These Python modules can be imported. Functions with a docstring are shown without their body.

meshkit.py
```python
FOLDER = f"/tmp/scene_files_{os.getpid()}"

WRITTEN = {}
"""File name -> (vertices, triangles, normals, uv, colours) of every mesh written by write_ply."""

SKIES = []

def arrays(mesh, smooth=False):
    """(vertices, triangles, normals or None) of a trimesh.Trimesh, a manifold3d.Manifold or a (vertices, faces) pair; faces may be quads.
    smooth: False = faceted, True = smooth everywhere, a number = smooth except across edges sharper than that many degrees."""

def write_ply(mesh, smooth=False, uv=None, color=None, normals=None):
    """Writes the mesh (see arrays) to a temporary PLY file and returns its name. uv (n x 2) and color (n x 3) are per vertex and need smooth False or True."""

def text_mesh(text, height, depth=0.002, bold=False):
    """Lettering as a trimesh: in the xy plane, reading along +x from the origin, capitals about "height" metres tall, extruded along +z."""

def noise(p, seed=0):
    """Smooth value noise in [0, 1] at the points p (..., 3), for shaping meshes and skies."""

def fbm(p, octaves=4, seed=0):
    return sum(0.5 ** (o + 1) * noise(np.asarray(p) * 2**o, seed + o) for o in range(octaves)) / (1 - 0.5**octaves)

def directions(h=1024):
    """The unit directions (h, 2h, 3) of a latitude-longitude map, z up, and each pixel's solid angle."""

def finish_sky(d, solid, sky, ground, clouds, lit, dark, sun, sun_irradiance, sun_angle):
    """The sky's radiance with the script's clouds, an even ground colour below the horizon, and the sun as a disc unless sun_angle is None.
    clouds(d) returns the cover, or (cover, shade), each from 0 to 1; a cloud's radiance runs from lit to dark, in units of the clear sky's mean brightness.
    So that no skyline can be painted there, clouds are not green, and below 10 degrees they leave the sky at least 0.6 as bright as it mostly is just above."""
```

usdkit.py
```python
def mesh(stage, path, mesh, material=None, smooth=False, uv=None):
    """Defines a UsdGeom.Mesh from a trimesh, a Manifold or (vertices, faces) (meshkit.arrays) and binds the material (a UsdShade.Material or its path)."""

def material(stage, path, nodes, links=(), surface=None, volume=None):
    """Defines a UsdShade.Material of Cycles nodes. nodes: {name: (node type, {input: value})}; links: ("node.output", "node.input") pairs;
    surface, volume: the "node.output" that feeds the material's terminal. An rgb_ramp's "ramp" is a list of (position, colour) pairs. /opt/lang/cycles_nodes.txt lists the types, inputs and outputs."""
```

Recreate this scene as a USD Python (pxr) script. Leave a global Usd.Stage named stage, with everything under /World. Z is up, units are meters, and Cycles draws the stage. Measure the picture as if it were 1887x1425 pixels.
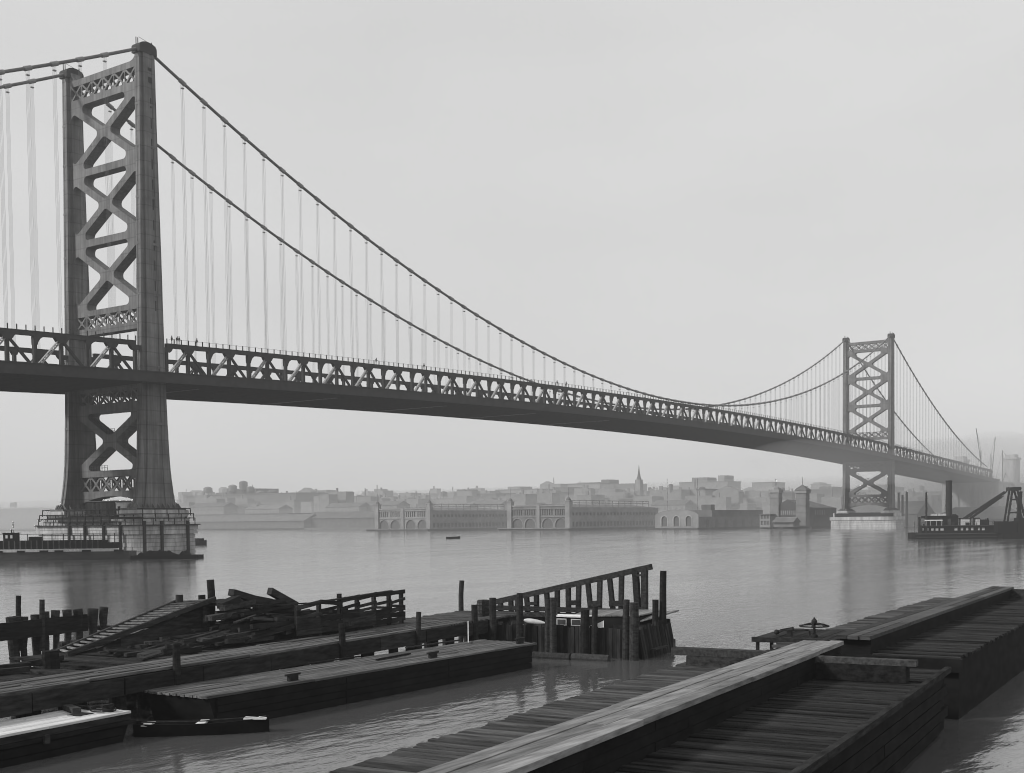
import math, random
import numpy as np, trimesh, usdkit
from pxr import Usd, UsdGeom, UsdLux, UsdShade, Gf, Sdf
from shapely.geometry import Polygon, LineString, Point, box as sbox
from shapely.ops import unary_union
import manifold3d as m3

stage = Usd.Stage.CreateInMemory()
UsdGeom.SetStageUpAxis(stage, 'Z')
UsdGeom.SetStageMetersPerUnit(stage, 1.0)
UsdGeom.Xform.Define(stage, '/World')
UsdGeom.Scope.Define(stage, '/World/Looks')
# ------------------------------------------------------------------ camera, sky, sun, air
# x runs along the bridge away from the near tower, y runs up river to the left, z is up; the near tower stands at x = 0
C = np.array([-183.92, -243.74, 7.48])
YAW, PITCH, ROLL, F, CX, CY = 0.612, -0.0377, 0.0106, 2247.5, 943.5, 1042.9      # solved from the towers, cables and shore line
FW = np.array([math.cos(YAW) * math.cos(PITCH), math.sin(YAW) * math.cos(PITCH), math.sin(PITCH)])
RT = np.array([math.sin(YAW), -math.cos(YAW), 0.0])
UP = np.cross(RT, FW)
RC, UC = RT * math.cos(ROLL) - UP * math.sin(ROLL), RT * math.sin(ROLL) + UP * math.cos(ROLL)
cam = UsdGeom.Camera.Define(stage, '/World/camera')
cam.CreateHorizontalApertureAttr(36.0)
cam.CreateVerticalApertureAttr(36.0 * 773 / 1024)
cam.CreateFocalLengthAttr(36.0 * F / 1887)
cam.CreateVerticalApertureOffsetAttr(36.0 * (CY - 712.5) / 1887)
cam.CreateClippingRangeAttr(Gf.Vec2f(0.5, 20000))
cam.AddTransformOp().Set(Gf.Matrix4d(*RC, 0, *UC, 0, *(-FW), 0, *C, 1))
cam.CreateExposureAttr(0.0)
SUN = np.array([-0.66, 0.52, 0.52]); SUN /= np.linalg.norm(SUN)
SKY_STRENGTH, CLOUD, SUN_I, HAZE = 0.10, 7.6, 1.0, 0.00026
EL, ROT = math.asin(SUN[2]), math.atan2(SUN[0], SUN[1])
sky = UsdLux.DomeLight.Define(stage, '/World/sky')
skym = usdkit.material(stage, '/World/Looks/overcast_sky', {
    's': ('sky_texture', {'sky_type': 'single_scattering', 'sun_disc': False, 'sun_elevation': EL, 'sun_rotation': ROT, 'aerosol_density': 3.0}),
    'bw': ('rgb_to_bw', {}),
    'tc': ('texture_coordinate', {}), 'mp': ('mapping', {'scale': (1.2, 1.2, 4.0)}),
    'n': ('noise_texture', {'scale': 1.6, 'detail': 3.0, 'roughness': 0.5}),
    'cl': ('map_range', {'from_min': 0.3, 'from_max': 0.7, 'to_min': CLOUD * 0.94, 'to_max': CLOUD * 1.06}),
    'x': ('mix', {'fac': 0.88}),
    'bg': ('background_shader', {'strength': SKY_STRENGTH})},
    [('s.color', 'bw.color'), ('bw.val', 'x.color1'), ('tc.generated', 'mp.vector'), ('mp.vector', 'n.vector'), ('n.fac', 'cl.value'), ('cl.result', 'x.color2'), ('x.color', 'bg.color')], surface='bg.background')
UsdShade.MaterialBindingAPI.Apply(sky.GetPrim()).Bind(skym)
sky.GetPrim().SetCustomDataByKey('kind', 'structure')
sky.GetPrim().SetCustomDataByKey('label', 'pale even overcast sky above the whole river')
sky.GetPrim().SetCustomDataByKey('category', 'sky')
sun = UsdLux.DistantLight.Define(stage, '/World/sun')
sun.CreateNormalizeAttr(True); sun.CreateIntensityAttr(SUN_I); sun.CreateAngleAttr(7.0); sun.CreateColorAttr(Gf.Vec3f(1.0, 0.99, 0.98))
zx = SUN; xx = np.cross([0, 0, 1], zx); xx /= np.linalg.norm(xx); yx = np.cross(zx, xx)
sun.AddTransformOp().Set(Gf.Matrix4d(*xx, 0, *yx, 0, *zx, 0, 0, 0, 200, 1))
sun.GetPrim().SetCustomDataByKey('kind', 'structure')

# ------------------------------------------------------------------ helpers
def ray(px, py):
    a, b = (px - CX) / F, (CY - py) / F
    return FW + a * RC + b * UC
def atx(px, py, X): d = ray(px, py); return C + d * (X - C[0]) / d[0]
def aty(px, py, Y): d = ray(px, py); return C + d * (Y - C[1]) / d[1]
def atz(px, py, Z): d = ray(px, py); return C + d * (Z - C[2]) / d[2]
TH = 0.115                                       # the foreground wharves and scows all lie along this heading
EA, EL_ = np.array([math.cos(TH), math.sin(TH), 0]), np.array([-math.sin(TH), math.cos(TH), 0])
def G(a, l, z): return np.array([C[0], C[1], 0]) + EA * a + EL_ * l + np.array([0, 0, z])
def al(P): d = np.asarray(P) - C; return d @ EA, d @ EL_, P[2]
def atl(px, py, l): d = ray(px, py); return al(C + d * (l / (d @ EL_)))     # on the vertical plane l = const
def ata(px, py, a): d = ray(px, py); return al(C + d * (a / (d @ EA)))

BF = np.array([[0, 2, 1], [0, 3, 2], [4, 5, 6], [4, 6, 7], [0, 1, 5], [0, 5, 4], [1, 2, 6], [1, 6, 5], [2, 3, 7], [2, 7, 6], [3, 0, 4], [3, 4, 7]])
class MB:
    def __init__(s): s.V, s.F, s.n = [], [], 0
    def add(s, v, f):
        v = np.asarray(v, float); s.V.append(v); s.F.append(np.asarray(f) + s.n); s.n += len(v); return s
    def hexa(s, p8): return s.add(p8, BF)
    def box(s, c, d, rz=0.0, R=None):
        h = np.array(d) / 2.0
        p = np.array([(-1, -1, -1), (1, -1, -1), (1, 1, -1), (-1, 1, -1), (-1, -1, 1), (1, -1, 1), (1, 1, 1), (-1, 1, 1)]) * h
        if R is None and rz: R = np.array([[math.cos(rz), -math.sin(rz), 0], [math.sin(rz), math.cos(rz), 0], [0, 0, 1]])
        if R is not None: p = p @ np.asarray(R).T
        return s.hexa(p + np.asarray(c, float))
    def bar(s, p, q, w, h, up=(0, 0, 1), taper=1.0):
        p, q = np.asarray(p, float), np.asarray(q, float); t = q - p; t /= np.linalg.norm(t)
        u = np.asarray(up, float); sd = np.cross(t, u)
        if np.linalg.norm(sd) < 1e-6: sd = np.cross(t, (1, 0, 0))
        sd /= np.linalg.norm(sd); u = np.cross(sd, t)
        a, b = sd * w / 2, u * h / 2
        return s.hexa([p - a - b, p + a - b, p + a + b, p - a + b, q - a * taper - b * taper, q + a * taper - b * taper, q + a * taper + b * taper, q - a * taper + b * taper])
    def gbox(s, a0, a1, l0, l1, z0, z1, yaw=0.0, about=None):
        c = G((a0 + a1) / 2, (l0 + l1) / 2, (z0 + z1) / 2)
        return s.box(c, (a1 - a0, l1 - l0, z1 - z0), TH + yaw)
    def tube(s, pts, r, n=6, caps=True):
        pts = np.asarray(pts, float); m = len(pts); r = np.broadcast_to(np.asarray(r, float), (m,))
        t = np.gradient(pts, axis=0); t /= np.linalg.norm(t, axis=1, keepdims=True)
        ref = np.array([0, 0, 1.0]) if abs(t[0][2]) < 0.9 else np.array([1.0, 0, 0])
        ring = []
        for i in range(m):
            a = np.cross(t[i], ref); a /= np.linalg.norm(a); b = np.cross(t[i], a)
            ang = np.linspace(0, 2 * math.pi, n, endpoint=False)
            ring.append(pts[i] + r[i] * (np.cos(ang)[:, None] * a + np.sin(ang)[:, None] * b))
        v = np.vstack(ring); f = []
        for i in range(m - 1):
            for k in range(n):
                A, B = i * n + k, i * n + (k + 1) % n
                f += [[A, B, B + n], [A, B + n, A + n]]
        if caps:
            for k in range(1, n - 1): f += [[0, k + 1, k], [(m - 1) * n, (m - 1) * n + k, (m - 1) * n + k + 1]]
        return s.add(v, f)
    def prism(s, poly, o, e1, e2, e3, t):
        """the polygon in the plane (e1, e2), extruded from o along e3 by t"""
        for g in getattr(poly, 'geoms', [poly]):
            if g.is_empty or g.area < 1e-6 or g.geom_type != 'Polygon': continue
            tm = trimesh.creation.extrude_polygon(g, t, engine='earcut')
            M = np.column_stack([e1, e2, e3])
            s.add(tm.vertices @ M.T + np.asarray(o, float), tm.faces)
        return s
    def lathe(s, prof, c, n=16):
        ang = np.linspace(0, 2 * math.pi, n, endpoint=False); v, f = [], []
        for r, z in prof: v += [[c[0] + r * math.cos(t), c[1] + r * math.sin(t), c[2] + z] for t in ang]
        for i in range(len(prof) - 1):
            for k in range(n):
                A, B = i * n + k, i * n + (k + 1) % n
                f += [[A, B, B + n], [A, B + n, A + n]]
        m = (len(prof) - 1) * n
        for k in range(1, n - 1): f += [[0, k + 1, k], [m, m + k, m + k + 1]]
        return s.add(v, f)
    def loft(s, rings):
        n = len(rings[0]); v = np.vstack(rings); f = []
        for i in range(len(rings) - 1):
            for k in range(n):
                A, B = i * n + k, i * n + (k + 1) % n
                f += [[A, B, B + n], [A, B + n, A + n]]
        return s.add(v, f)
    def tm(s, m): return s.add(m.vertices, m.faces)
    def mesh(s): return np.vstack(s.V), np.vstack(s.F)

USED = {}
def newpath(parent, name):
    k = (parent, name); n = USED.get(k, -1) + 1; USED[k] = n
    return f'{parent}/{name}' if n == 0 else f'{parent}/{name}_{n:03d}'
def tag(p, label=None, cat=None, group=None, kind=None):
    p = p.GetPrim() if hasattr(p, 'GetPrim') else p
    for k, v in (('label', label), ('category', cat), ('group', group), ('kind', kind)):
        if v: p.SetCustomDataByKey(k, v)
    return p
def obj(name, mb, mat, parent='/World', smooth=False, label=None, kind=None):
    parent = parent if isinstance(parent, str) else str(parent.GetPath())
    m = usdkit.mesh(stage, newpath(parent, name), mb.mesh() if isinstance(mb, MB) else mb, mat, smooth=smooth)
    return tag(m, label, None, None, kind)
def thing(name, label, cat, group=None, kind=None):
    return tag(UsdGeom.Xform.Define(stage, newpath('/World', name)), label, cat, group, kind)
def sub(name, parent, label=None):
    return tag(UsdGeom.Xform.Define(stage, newpath(str(parent.GetPath()), name)), label)
def solo(name, mb, mat, label, cat, group=None, kind=None, smooth=False):
    return tag(obj(name, mb, mat, smooth=smooth), label, cat, group, kind)

def mat(name, lo, hi, rough=0.8, scale=(1, 1, 1), nscale=1.0, detail=5.0, bump=0.0, bdist=0.05, vary=0.0, spec=0.3, streak=None, world=True):
    """matt surface whose grey runs from lo to hi with noise over the place; vary adds a tone of its own to each object"""
    nodes = {'g': ('geometry', {}), 'm': ('mapping', {'scale': scale, 'rotation': (0, 0, -TH if streak == 'wharf' else 0)}),
             'n': ('noise_texture', {'scale': nscale, 'detail': detail, 'roughness': 0.65}),
             'r': ('map_range', {'from_min': 0.32, 'from_max': 0.68, 'to_min': lo, 'to_max': hi, 'clamp': True}),
             'p': ('principled_bsdf', {'roughness': rough, 'specular_ior_level': spec})}
    links = [('g.position', 'm.vector'), ('m.vector', 'n.vector'), ('n.fac', 'r.value')]
    out = 'r.result'
    if vary:
        nodes['o'] = ('object_info', {}); nodes['vr'] = ('map_range', {'to_min': 1 - vary, 'to_max': 1 + vary}); nodes['mu'] = ('math', {'math_type': 'multiply'})
        links += [('o.random', 'vr.value'), ('vr.result', 'mu.value1'), (out, 'mu.value2')]; out = 'mu.value'
    links.append((out, 'p.base_color'))
    if bump:
        nodes['b'] = ('bump', {'strength': bump, 'distance': bdist}); links += [('n.fac', 'b.height'), ('b.normal', 'p.normal')]
    return usdkit.material(stage, f'/World/Looks/{name}', nodes, links, surface='p.BSDF')

M = {}
M['tower_steel'] = usdkit.material(stage, '/World/Looks/tower_steel', {
    'g': ('geometry', {}), 'm': ('mapping', {'scale': (1.6, 1.6, 0.05)}), 'n': ('noise_texture', {'scale': 1.0, 'detail': 8.0, 'roughness': 0.7}), 'n2': ('noise_texture', {'scale': 0.25, 'detail': 4.0, 'roughness': 0.6}),
    'r': ('map_range', {'from_min': 0.3, 'from_max': 0.7, 'to_min': 0.045, 'to_max': 0.15, 'clamp': True}), 'r2': ('map_range', {'from_min': 0.35, 'from_max': 0.65, 'to_min': 0.75, 'to_max': 1.2, 'clamp': True}),
    'x': ('separate_xyz', {}), 'k': ('math', {'math_type': 'multiply', 'value2': 0.3}), 'fr': ('math', {'math_type': 'fraction'}), 'lt': ('math', {'math_type': 'less_than', 'value2': 0.07}),
    's': ('map_range', {'to_min': 1.0, 'to_max': 0.66}), 'a': ('math', {'math_type': 'multiply'}), 'b': ('math', {'math_type': 'multiply'}), 'p': ('principled_bsdf', {'roughness': 0.65, 'specular_ior_level': 0.25})},
    [('g.position', 'm.vector'), ('m.vector', 'n.vector'), ('g.position', 'n2.vector'), ('n.fac', 'r.value'), ('n2.fac', 'r2.value'), ('g.position', 'x.vector'), ('x.z', 'k.value1'), ('k.value', 'fr.value1'), ('fr.value', 'lt.value1'), ('lt.value', 's.value'),
     ('r.result', 'a.value1'), ('r2.result', 'a.value2'), ('a.value', 'b.value1'), ('s.result', 'b.value2'), ('b.value', 'p.base_color')], surface='p.BSDF')
M['truss_steel'] = mat('truss_steel', 0.015, 0.032, 0.75, (1, 1, 1), 0.6, spec=0.15)
M['pale_steel'] = mat('pale_steel', 0.16, 0.28, 0.7, (1, 1, 1), 2.0)
M['deck_dark'] = mat('deck_dark', 0.012, 0.03, 0.9, (0.2, 1, 1), 1.0, spec=0.05)
M['cable'] = mat('cable_wire', 0.06, 0.11, 0.6, (1, 1, 1), 0.5)
M['band'] = mat('cable_band', 0.12, 0.2, 0.6, (1, 1, 1), 0.5)
M['rope'] = mat('rope_wire', 0.16, 0.22, 0.6)
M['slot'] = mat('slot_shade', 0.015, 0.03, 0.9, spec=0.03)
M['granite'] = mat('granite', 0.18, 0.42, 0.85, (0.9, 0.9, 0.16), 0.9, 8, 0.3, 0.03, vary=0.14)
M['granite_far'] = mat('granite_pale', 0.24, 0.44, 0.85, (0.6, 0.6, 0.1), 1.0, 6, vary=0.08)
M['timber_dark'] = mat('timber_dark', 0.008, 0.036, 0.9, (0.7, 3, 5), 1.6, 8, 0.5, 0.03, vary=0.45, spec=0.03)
M['timber'] = mat('timber_weathered', 0.016, 0.055, 0.85, (0.6, 5, 5), 1.6, 8, 0.5, 0.02, vary=0.4, streak='wharf', spec=0.03)
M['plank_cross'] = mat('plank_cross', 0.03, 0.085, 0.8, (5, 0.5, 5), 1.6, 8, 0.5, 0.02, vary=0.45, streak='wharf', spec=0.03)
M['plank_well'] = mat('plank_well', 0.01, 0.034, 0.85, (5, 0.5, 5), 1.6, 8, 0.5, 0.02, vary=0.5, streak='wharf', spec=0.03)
M['plank_long'] = mat('plank_long', 0.04, 0.14, 0.8, (0.4, 5, 5), 1.6, 8, 0.5, 0.02, vary=0.35, streak='wharf', spec=0.03)
M['plank_pale'] = mat('plank_pale', 0.38, 0.58, 0.75, (0.5, 5, 5), 1.4, 7, 0.35, 0.01, vary=0.10, streak='wharf')
M['plank_mid'] = mat('plank_mid', 0.085, 0.24, 0.8, (0.5, 5, 5), 1.4, 8, 0.4, 0.015, vary=0.25, streak='wharf', spec=0.03)
M['sheet'] = mat('sheeting', 0.007, 0.03, 0.9, (3, 3, 0.5), 1.5, 8, 0.5, 0.03, vary=0.5, spec=0.03)
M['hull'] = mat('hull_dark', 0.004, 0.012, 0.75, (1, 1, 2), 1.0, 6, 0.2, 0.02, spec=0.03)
M['hull_grey'] = mat('hull_grey', 0.02, 0.05, 0.75, (0.5, 0.5, 2), 1.0, 6)
M['white'] = mat('white_paint', 0.5, 0.75, 0.6, (1, 1, 1), 1.5)
M['canvas'] = mat('canvas', 0.35, 0.5, 0.9, (1, 1, 1), 2)
M['iron'] = mat('black_iron', 0.010, 0.025, 0.6, (1, 1, 1), 2, spec=0.06)
M['brick_far'] = mat('brick_wall', 0.12, 0.19, 0.9, (0.3, 0.3, 0.3), 0.5, 5, vary=0.25)
M['trim_far'] = mat('stone_trim', 0.15, 0.22, 0.9, (0.3, 0.3, 0.3), 0.5)
M['roof_far'] = mat('slate_roof', 0.07, 0.12, 0.9, (0.3, 0.3, 0.3), 0.5, vary=0.2)
M['wall_dark'] = mat('soot_wall', 0.045, 0.09, 0.9, (0.3, 0.3, 0.3), 0.5, vary=0.25)
M['window'] = mat('window_dark', 0.03, 0.05, 0.3)
M['far_glass'] = mat('dusty_glass', 0.055, 0.09, 0.5)  # glass made lighter in colour to stand for haze over the far bank
M['land'] = mat('bank_earth', 0.06, 0.12, 0.95, (1, 1, 1), 0.05)
M['cloth'] = mat('work_clothes', 0.03, 0.06, 0.9)

# the river
SA, CA = math.sin(0.3), math.cos(0.3)
M['water'] = usdkit.material(stage, '/World/Looks/river_water', {
    'g': ('geometry', {}), 'm1': ('mapping', {'rotation': (0, 0, 0.9), 'scale': (0.5, 1.3, 1)}), 'n1': ('noise_texture', {'scale': 1.0, 'detail': 4.0, 'roughness': 0.55}),
    'm2': ('mapping', {'rotation': (0, 0, 0.55), 'scale': (0.02, 0.10, 1)}), 'n2': ('noise_texture', {'scale': 1.0, 'detail': 3.0, 'roughness': 0.55}),
    'm3': ('mapping', {'rotation': (0, 0, 0.9), 'scale': (0.12, 0.3, 1)}), 'n3': ('noise_texture', {'scale': 1.0, 'detail': 3.0, 'roughness': 0.5}),
    'rr': ('map_range', {'from_min': 0.3, 'from_max': 0.7, 'to_min': 0.05, 'to_max': 0.15}),
    'b1': ('bump', {'strength': 0.5, 'distance': 0.085}), 'b3': ('bump', {'strength': 0.22, 'distance': 0.20}),
    'p': ('principled_bsdf', {'base_color': (0.05, 0.05, 0.05), 'ior': 1.9, 'specular_ior_level': 0.5})},
    [('g.position', 'm1.vector'), ('g.position', 'm2.vector'), ('g.position', 'm3.vector'), ('m1.vector', 'n1.vector'), ('m2.vector', 'n2.vector'), ('m3.vector', 'n3.vector'),
     ('n2.fac', 'rr.value'), ('rr.result', 'p.roughness'), ('n3.fac', 'b3.height'), ('n1.fac', 'b1.height'), ('b3.normal', 'b1.normal'), ('b1.normal', 'p.normal')], surface='p.BSDF')
obj('river', MB().add([[-4000, -4000, 0], [4000, -4000, 0], [4000, 4000, 0], [-4000, 4000, 0]], [[0, 1, 2], [0, 2, 3]]), M['water'], label='wide grey rippled river between the wharf and the far bank', kind='structure')
obj('far_bank', MB().box((2345, 0, -1.0), (3310, 7800, 5.0)), M['land'], label='low far bank of the river under the hazy city', kind='structure')
haze = usdkit.material(stage, '/World/Looks/pale_haze', {'v': ('principled_volume', {'color': (0.78, 0.78, 0.78), 'density': HAZE, 'anisotropy': 0.0})}, [], volume='v.volume')
obj('haze', MB().box((0, 0, 59.5), (8100, 8100, 130.0)), haze, label='pale river haze that fades the far tower and the city', kind='stuff')

for layer, (hs_, x_s, rho) in enumerate(((1.0, 500, .00032), (.80, 495, .00030), (.62, 490, .00028), (.46, 485, .00026), (.32, 480, .00022), (.2, 470, .00016))):
    smoke = usdkit.material(stage, f'/World/Looks/city_smoke_air_{layer}', {'v': ('principled_volume', {'color': (0.52, 0.52, 0.52), 'density': rho, 'anisotropy': 0.0})}, [], volume='v.volume')
    xs_ = x_s + 3400 * np.linspace(0, 1, 14) ** 2; n_ = 40; top, bot = [], []
    for y in np.linspace(-2400, 2600, n_):
        for x in xs_:
            xw = x + 30 * math.sin(y * .011 + layer) + 18 * math.sin(y * .027 + 2 * layer)
            top.append([xw, y, max(.3, 116 * hs_ * ((x - x_s) / 3400) ** .5 * (1 + .03 * math.sin(y * .006 + x * .003 + layer * 2)))]); bot.append([xw, y, .22 + .01 * layer])
    m_ = len(xs_); v_ = np.array(top + bot); f_ = []; o_ = len(top)
    for i in range(n_ - 1):
        for k in range(m_ - 1):
            a_ = i * m_ + k; f_ += [[a_, a_ + 1, a_ + m_ + 1], [a_, a_ + m_ + 1, a_ + m_], [o_ + a_, o_ + a_ + m_ + 1, o_ + a_ + 1], [o_ + a_, o_ + a_ + m_, o_ + a_ + m_ + 1]]
        for k in (0, m_ - 1): a_, b_ = i * m_ + k, (i + 1) * m_ + k; f_ += [[a_, b_, o_ + b_], [a_, o_ + b_, o_ + a_]]
    for i in (0, n_ - 1):
        for k in range(m_ - 1): a_ = i * m_ + k; f_ += [[a_, a_ + 1, o_ + a_ + 1], [a_, o_ + a_ + 1, o_ + a_]]
    smt = trimesh.Trimesh(v_, f_, process=False); smt.fix_normals()
    solo('city_smoke', MB().tm(smt), smoke, 'long low bank of smoke lying over the far city', 'smoke', 'layers of city smoke', kind='stuff')

# ------------------------------------------------------------------ the suspension bridge
S, W = 533.4, 13.56
def T(x):                                        # height of the top of the stiffening truss
    if 0 <= x <= S: return 49.3 + 4.9 * (1 - ((x - S / 2) / (S / 2)) ** 2)
    d = -x if x < 0 else x - S
    return 49.3 - 0.036 * d
ZN, ZFAR = 116.2, 113.5                          # cable over the near and the far tower
def cable_z(x):
    if x < 0:
        t = -x / 226.0; return ZN + (43.0 - ZN) * t - 4 * 8.2 * t * (1 - t)
    if x > S:
        t = (x - S) / 220.0; return ZFAR + (43.0 - ZFAR) * t - 4 * 8.4 * t * (1 - t)
    d = (x - S / 2) / (S / 2); return 54.9 + ((ZN if d < 0 else ZFAR) - 54.9) * d * d
bridge = thing('suspension_bridge', 'great steel suspension bridge with two braced towers crossing the whole river', 'bridge')
P_ = (S - 8.8) / 82
MAIN = [4.4 + P_ * k for k in range(83)]
RIGHT = [S + 4.4 + 6.4 * k for k in range(37)]
LEFT = [-4.4 - 6.4 * k for k in range(35)]
HXZ = [(10.2, 6.0), (11.3, 5.75), (13.2, 5.2), (15.7, 4.8), (18.5, 4.4), (22, 4.05), (28, 3.75), (36, 3.45), (54, 3.05), (66, 2.9), (84, 2.55), (96, 2.35), (120, 2.05)]
def hx(z): return float(np.interp(z, [a for a, b in HXZ], [b for a, b in HXZ]))
SECT = [(-1, -.8), (-.64, -.8), (-.64, -1.35), (.08, -1.35), (.08, -1.2), (.42, -1.2), (.42, -1.35), (.74, -1.35), (.74, -.95), (1, -.95), (1, .95), (.74, .95), (.74, 1.35), (.42, 1.35), (.42, 1.2), (.08, 1.2), (.08, 1.35), (-.64, 1.35), (-.64, .8), (-1, .8), (-1, .3), (-.97, .3), (-.97, -.3), (-1, -.3)]
Yv, Zv, Xv = np.array([0, 1.0, 0]), np.array([0, 0, 1.0]), np.array([1.0, 0, 0])
def tower(x0, ztop, near):
    tw = sub('tower', bridge, 'dark near steel tower with crossed bracing' if near else 'hazy far steel tower with crossed bracing')
    zs = np.unique(np.r_[np.linspace(10.6, 24, 12), np.linspace(24, ztop - 2.2, 12)])
    dz = (ztop - 117.0)
    for sgn in (-1, 1):
        yc = sgn * W
        mb = MB(); rings = []
        for z in zs: rings.append([[x0 + hx(z - dz) * sx, yc + sy, z] for sx, sy in SECT])
        mb.loft(rings)
        top = np.array(rings[-1]); mb.add(top, [[0, k, k + 1] for k in range(1, len(SECT) - 1)])
        obj('leg', mb, M['tower_steel'], tw)
        # flared foot with stiffening fins
        mb = MB(); h = hx(11)
        mb.box((x0, yc, 10.85), (2 * h + 2.6, 5.2, 0.5))
        for k in range(9):
            xk = x0 - h + 2 * h * k / 8
            for s2 in (-1, 1):
                mb.prism(Polygon([(0, 0), (1.05, 0), (0.12, 1.0), (0, 1.0)]), (xk - .12, yc + s2 * 1.3, 11.1), np.array([0, s2, 0.]), Zv, Xv, .24)
        for yk in (-.8, 0, .8):
            for s2 in (-1, 1):
                mb.prism(Polygon([(0, 0), (1.0, 0), (0.1, 1.1), (0, 1.1)]), (x0 + s2 * h, yc + yk - .12, 11.1), np.array([s2, 0, 0.]), Zv, Yv, .24)
        obj('leg_foot', mb, M['tower_steel'], tw)
        # domed saddle housing
        r = hx(112) + .25
        prof = Polygon([(-r, -2.2)] + [(r * math.cos(t) * 1.0, -0.9 + 1.25 * math.sin(t)) for t in np.linspace(math.pi, 0, 15)] + [(r, -2.2)])
        mb = MB().prism(prof, (x0, yc + 1.45, ztop - .35), Xv, Zv, -Yv, 2.9)
        for q in (-1, -.78, .95):
            mb.box((x0 + q * r * .93, yc, ztop + .35 - .5), (.14, .14, 2.0))
        mb.bar((x0 - r, yc - 1.2, ztop + .8 - .3), (x0 + r, yc - 1.2, ztop - .4), .06, .06)
        obj('saddle', mb, M['truss_steel'], tw)
        # inspection slots in the two wide faces: flat dark plates painting the shade inside
        if near:
            k = 0
            for z in np.arange(57.5, 108, 4.6):
                for s2 in (-1, 1):
                    obj('access_slot', MB().box((x0 + .25 * hx(z), yc + s2 * 1.2, z), (.34, .012, 2.3)), M['slot'], tw)
                k += 1
            for z, dx_, w_, h_ in ((111.0, .1, .5, .7), (111.0, 1.0, .5, .7), (108.6, .6, 1.1, 1.3)):
                obj('access_slot', MB().box((x0 + dx_ * .6, yc - 1.35, z), (w_, .012, h_)), M['slot'], tw)
        # splice plates that ring the leg
        for z in (30.5, 43.5, 60.0, 71.5, 82, 93.5, 103):
            h = hx(z); mb = MB()
            for e, (x1, y1) in enumerate(((0, -1.35), (0, 1.35))):
                mb.box((x0, yc + y1, z), (1.3 * h - .1, .06, .55))
            for s2 in (-1, 1): mb.box((x0 + s2 * h, yc, z), (.05, 1.7, .55))
            obj('splice_plate', mb, M['tower_steel'], tw)
    # bracing
    s = (ztop - 10.8) / (117.0 - 10.8)
    zz = lambda z: 10.8 + (z - 10.8) * s if z > 58 else z
    th = 1.35; o = (x0 - th, 0, 0)
    def brace(name, poly, t0=th, m='tower_steel'):
        mb = MB().prism(poly, (x0 - t0, 0, 0), Yv, Zv, Xv, 2 * t0)
        return obj(name, mb, M[m], tw)
    yi = 12.9
    lev = [(zz(107.1), zz(108.9)), (zz(90.2), zz(91.9)), (zz(73.5), zz(75.2)), (zz(57.1), zz(58.4))]
    parts = [sbox(-yi, zz(107.1), yi, zz(108.7)), sbox(-yi, zz(111.9), yi, zz(113.4))]
    for a, b in lev[1:3]: parts.append(sbox(-yi, a, yi, b))
    parts += [sbox(-yi, zz(57.1), yi, zz(58.4)), sbox(-yi, 52.6, yi, 54.2)]
    for sg in (-1, 1): parts.append(sbox(min(sg * 12.1, sg * yi), 52.6, max(sg * 12.1, sg * yi), ztop - 2.4))
    for (a0, b0), (a1, b1) in zip(lev[1:], lev[:-1]):
        zb, zt = b0 - .3, a1 + .3
        for s2 in (-1, 1): parts.append(LineString([(-12.6 * s2, zb), (12.6 * s2, zt)]).buffer(.84, cap_style=2))
        parts.append(sbox(-1.3, (zb + zt) / 2 - 1.25, 1.3, (zb + zt) / 2 + 1.25))
    U = unary_union(parts).buffer(1.05).buffer(-1.05)
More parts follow.
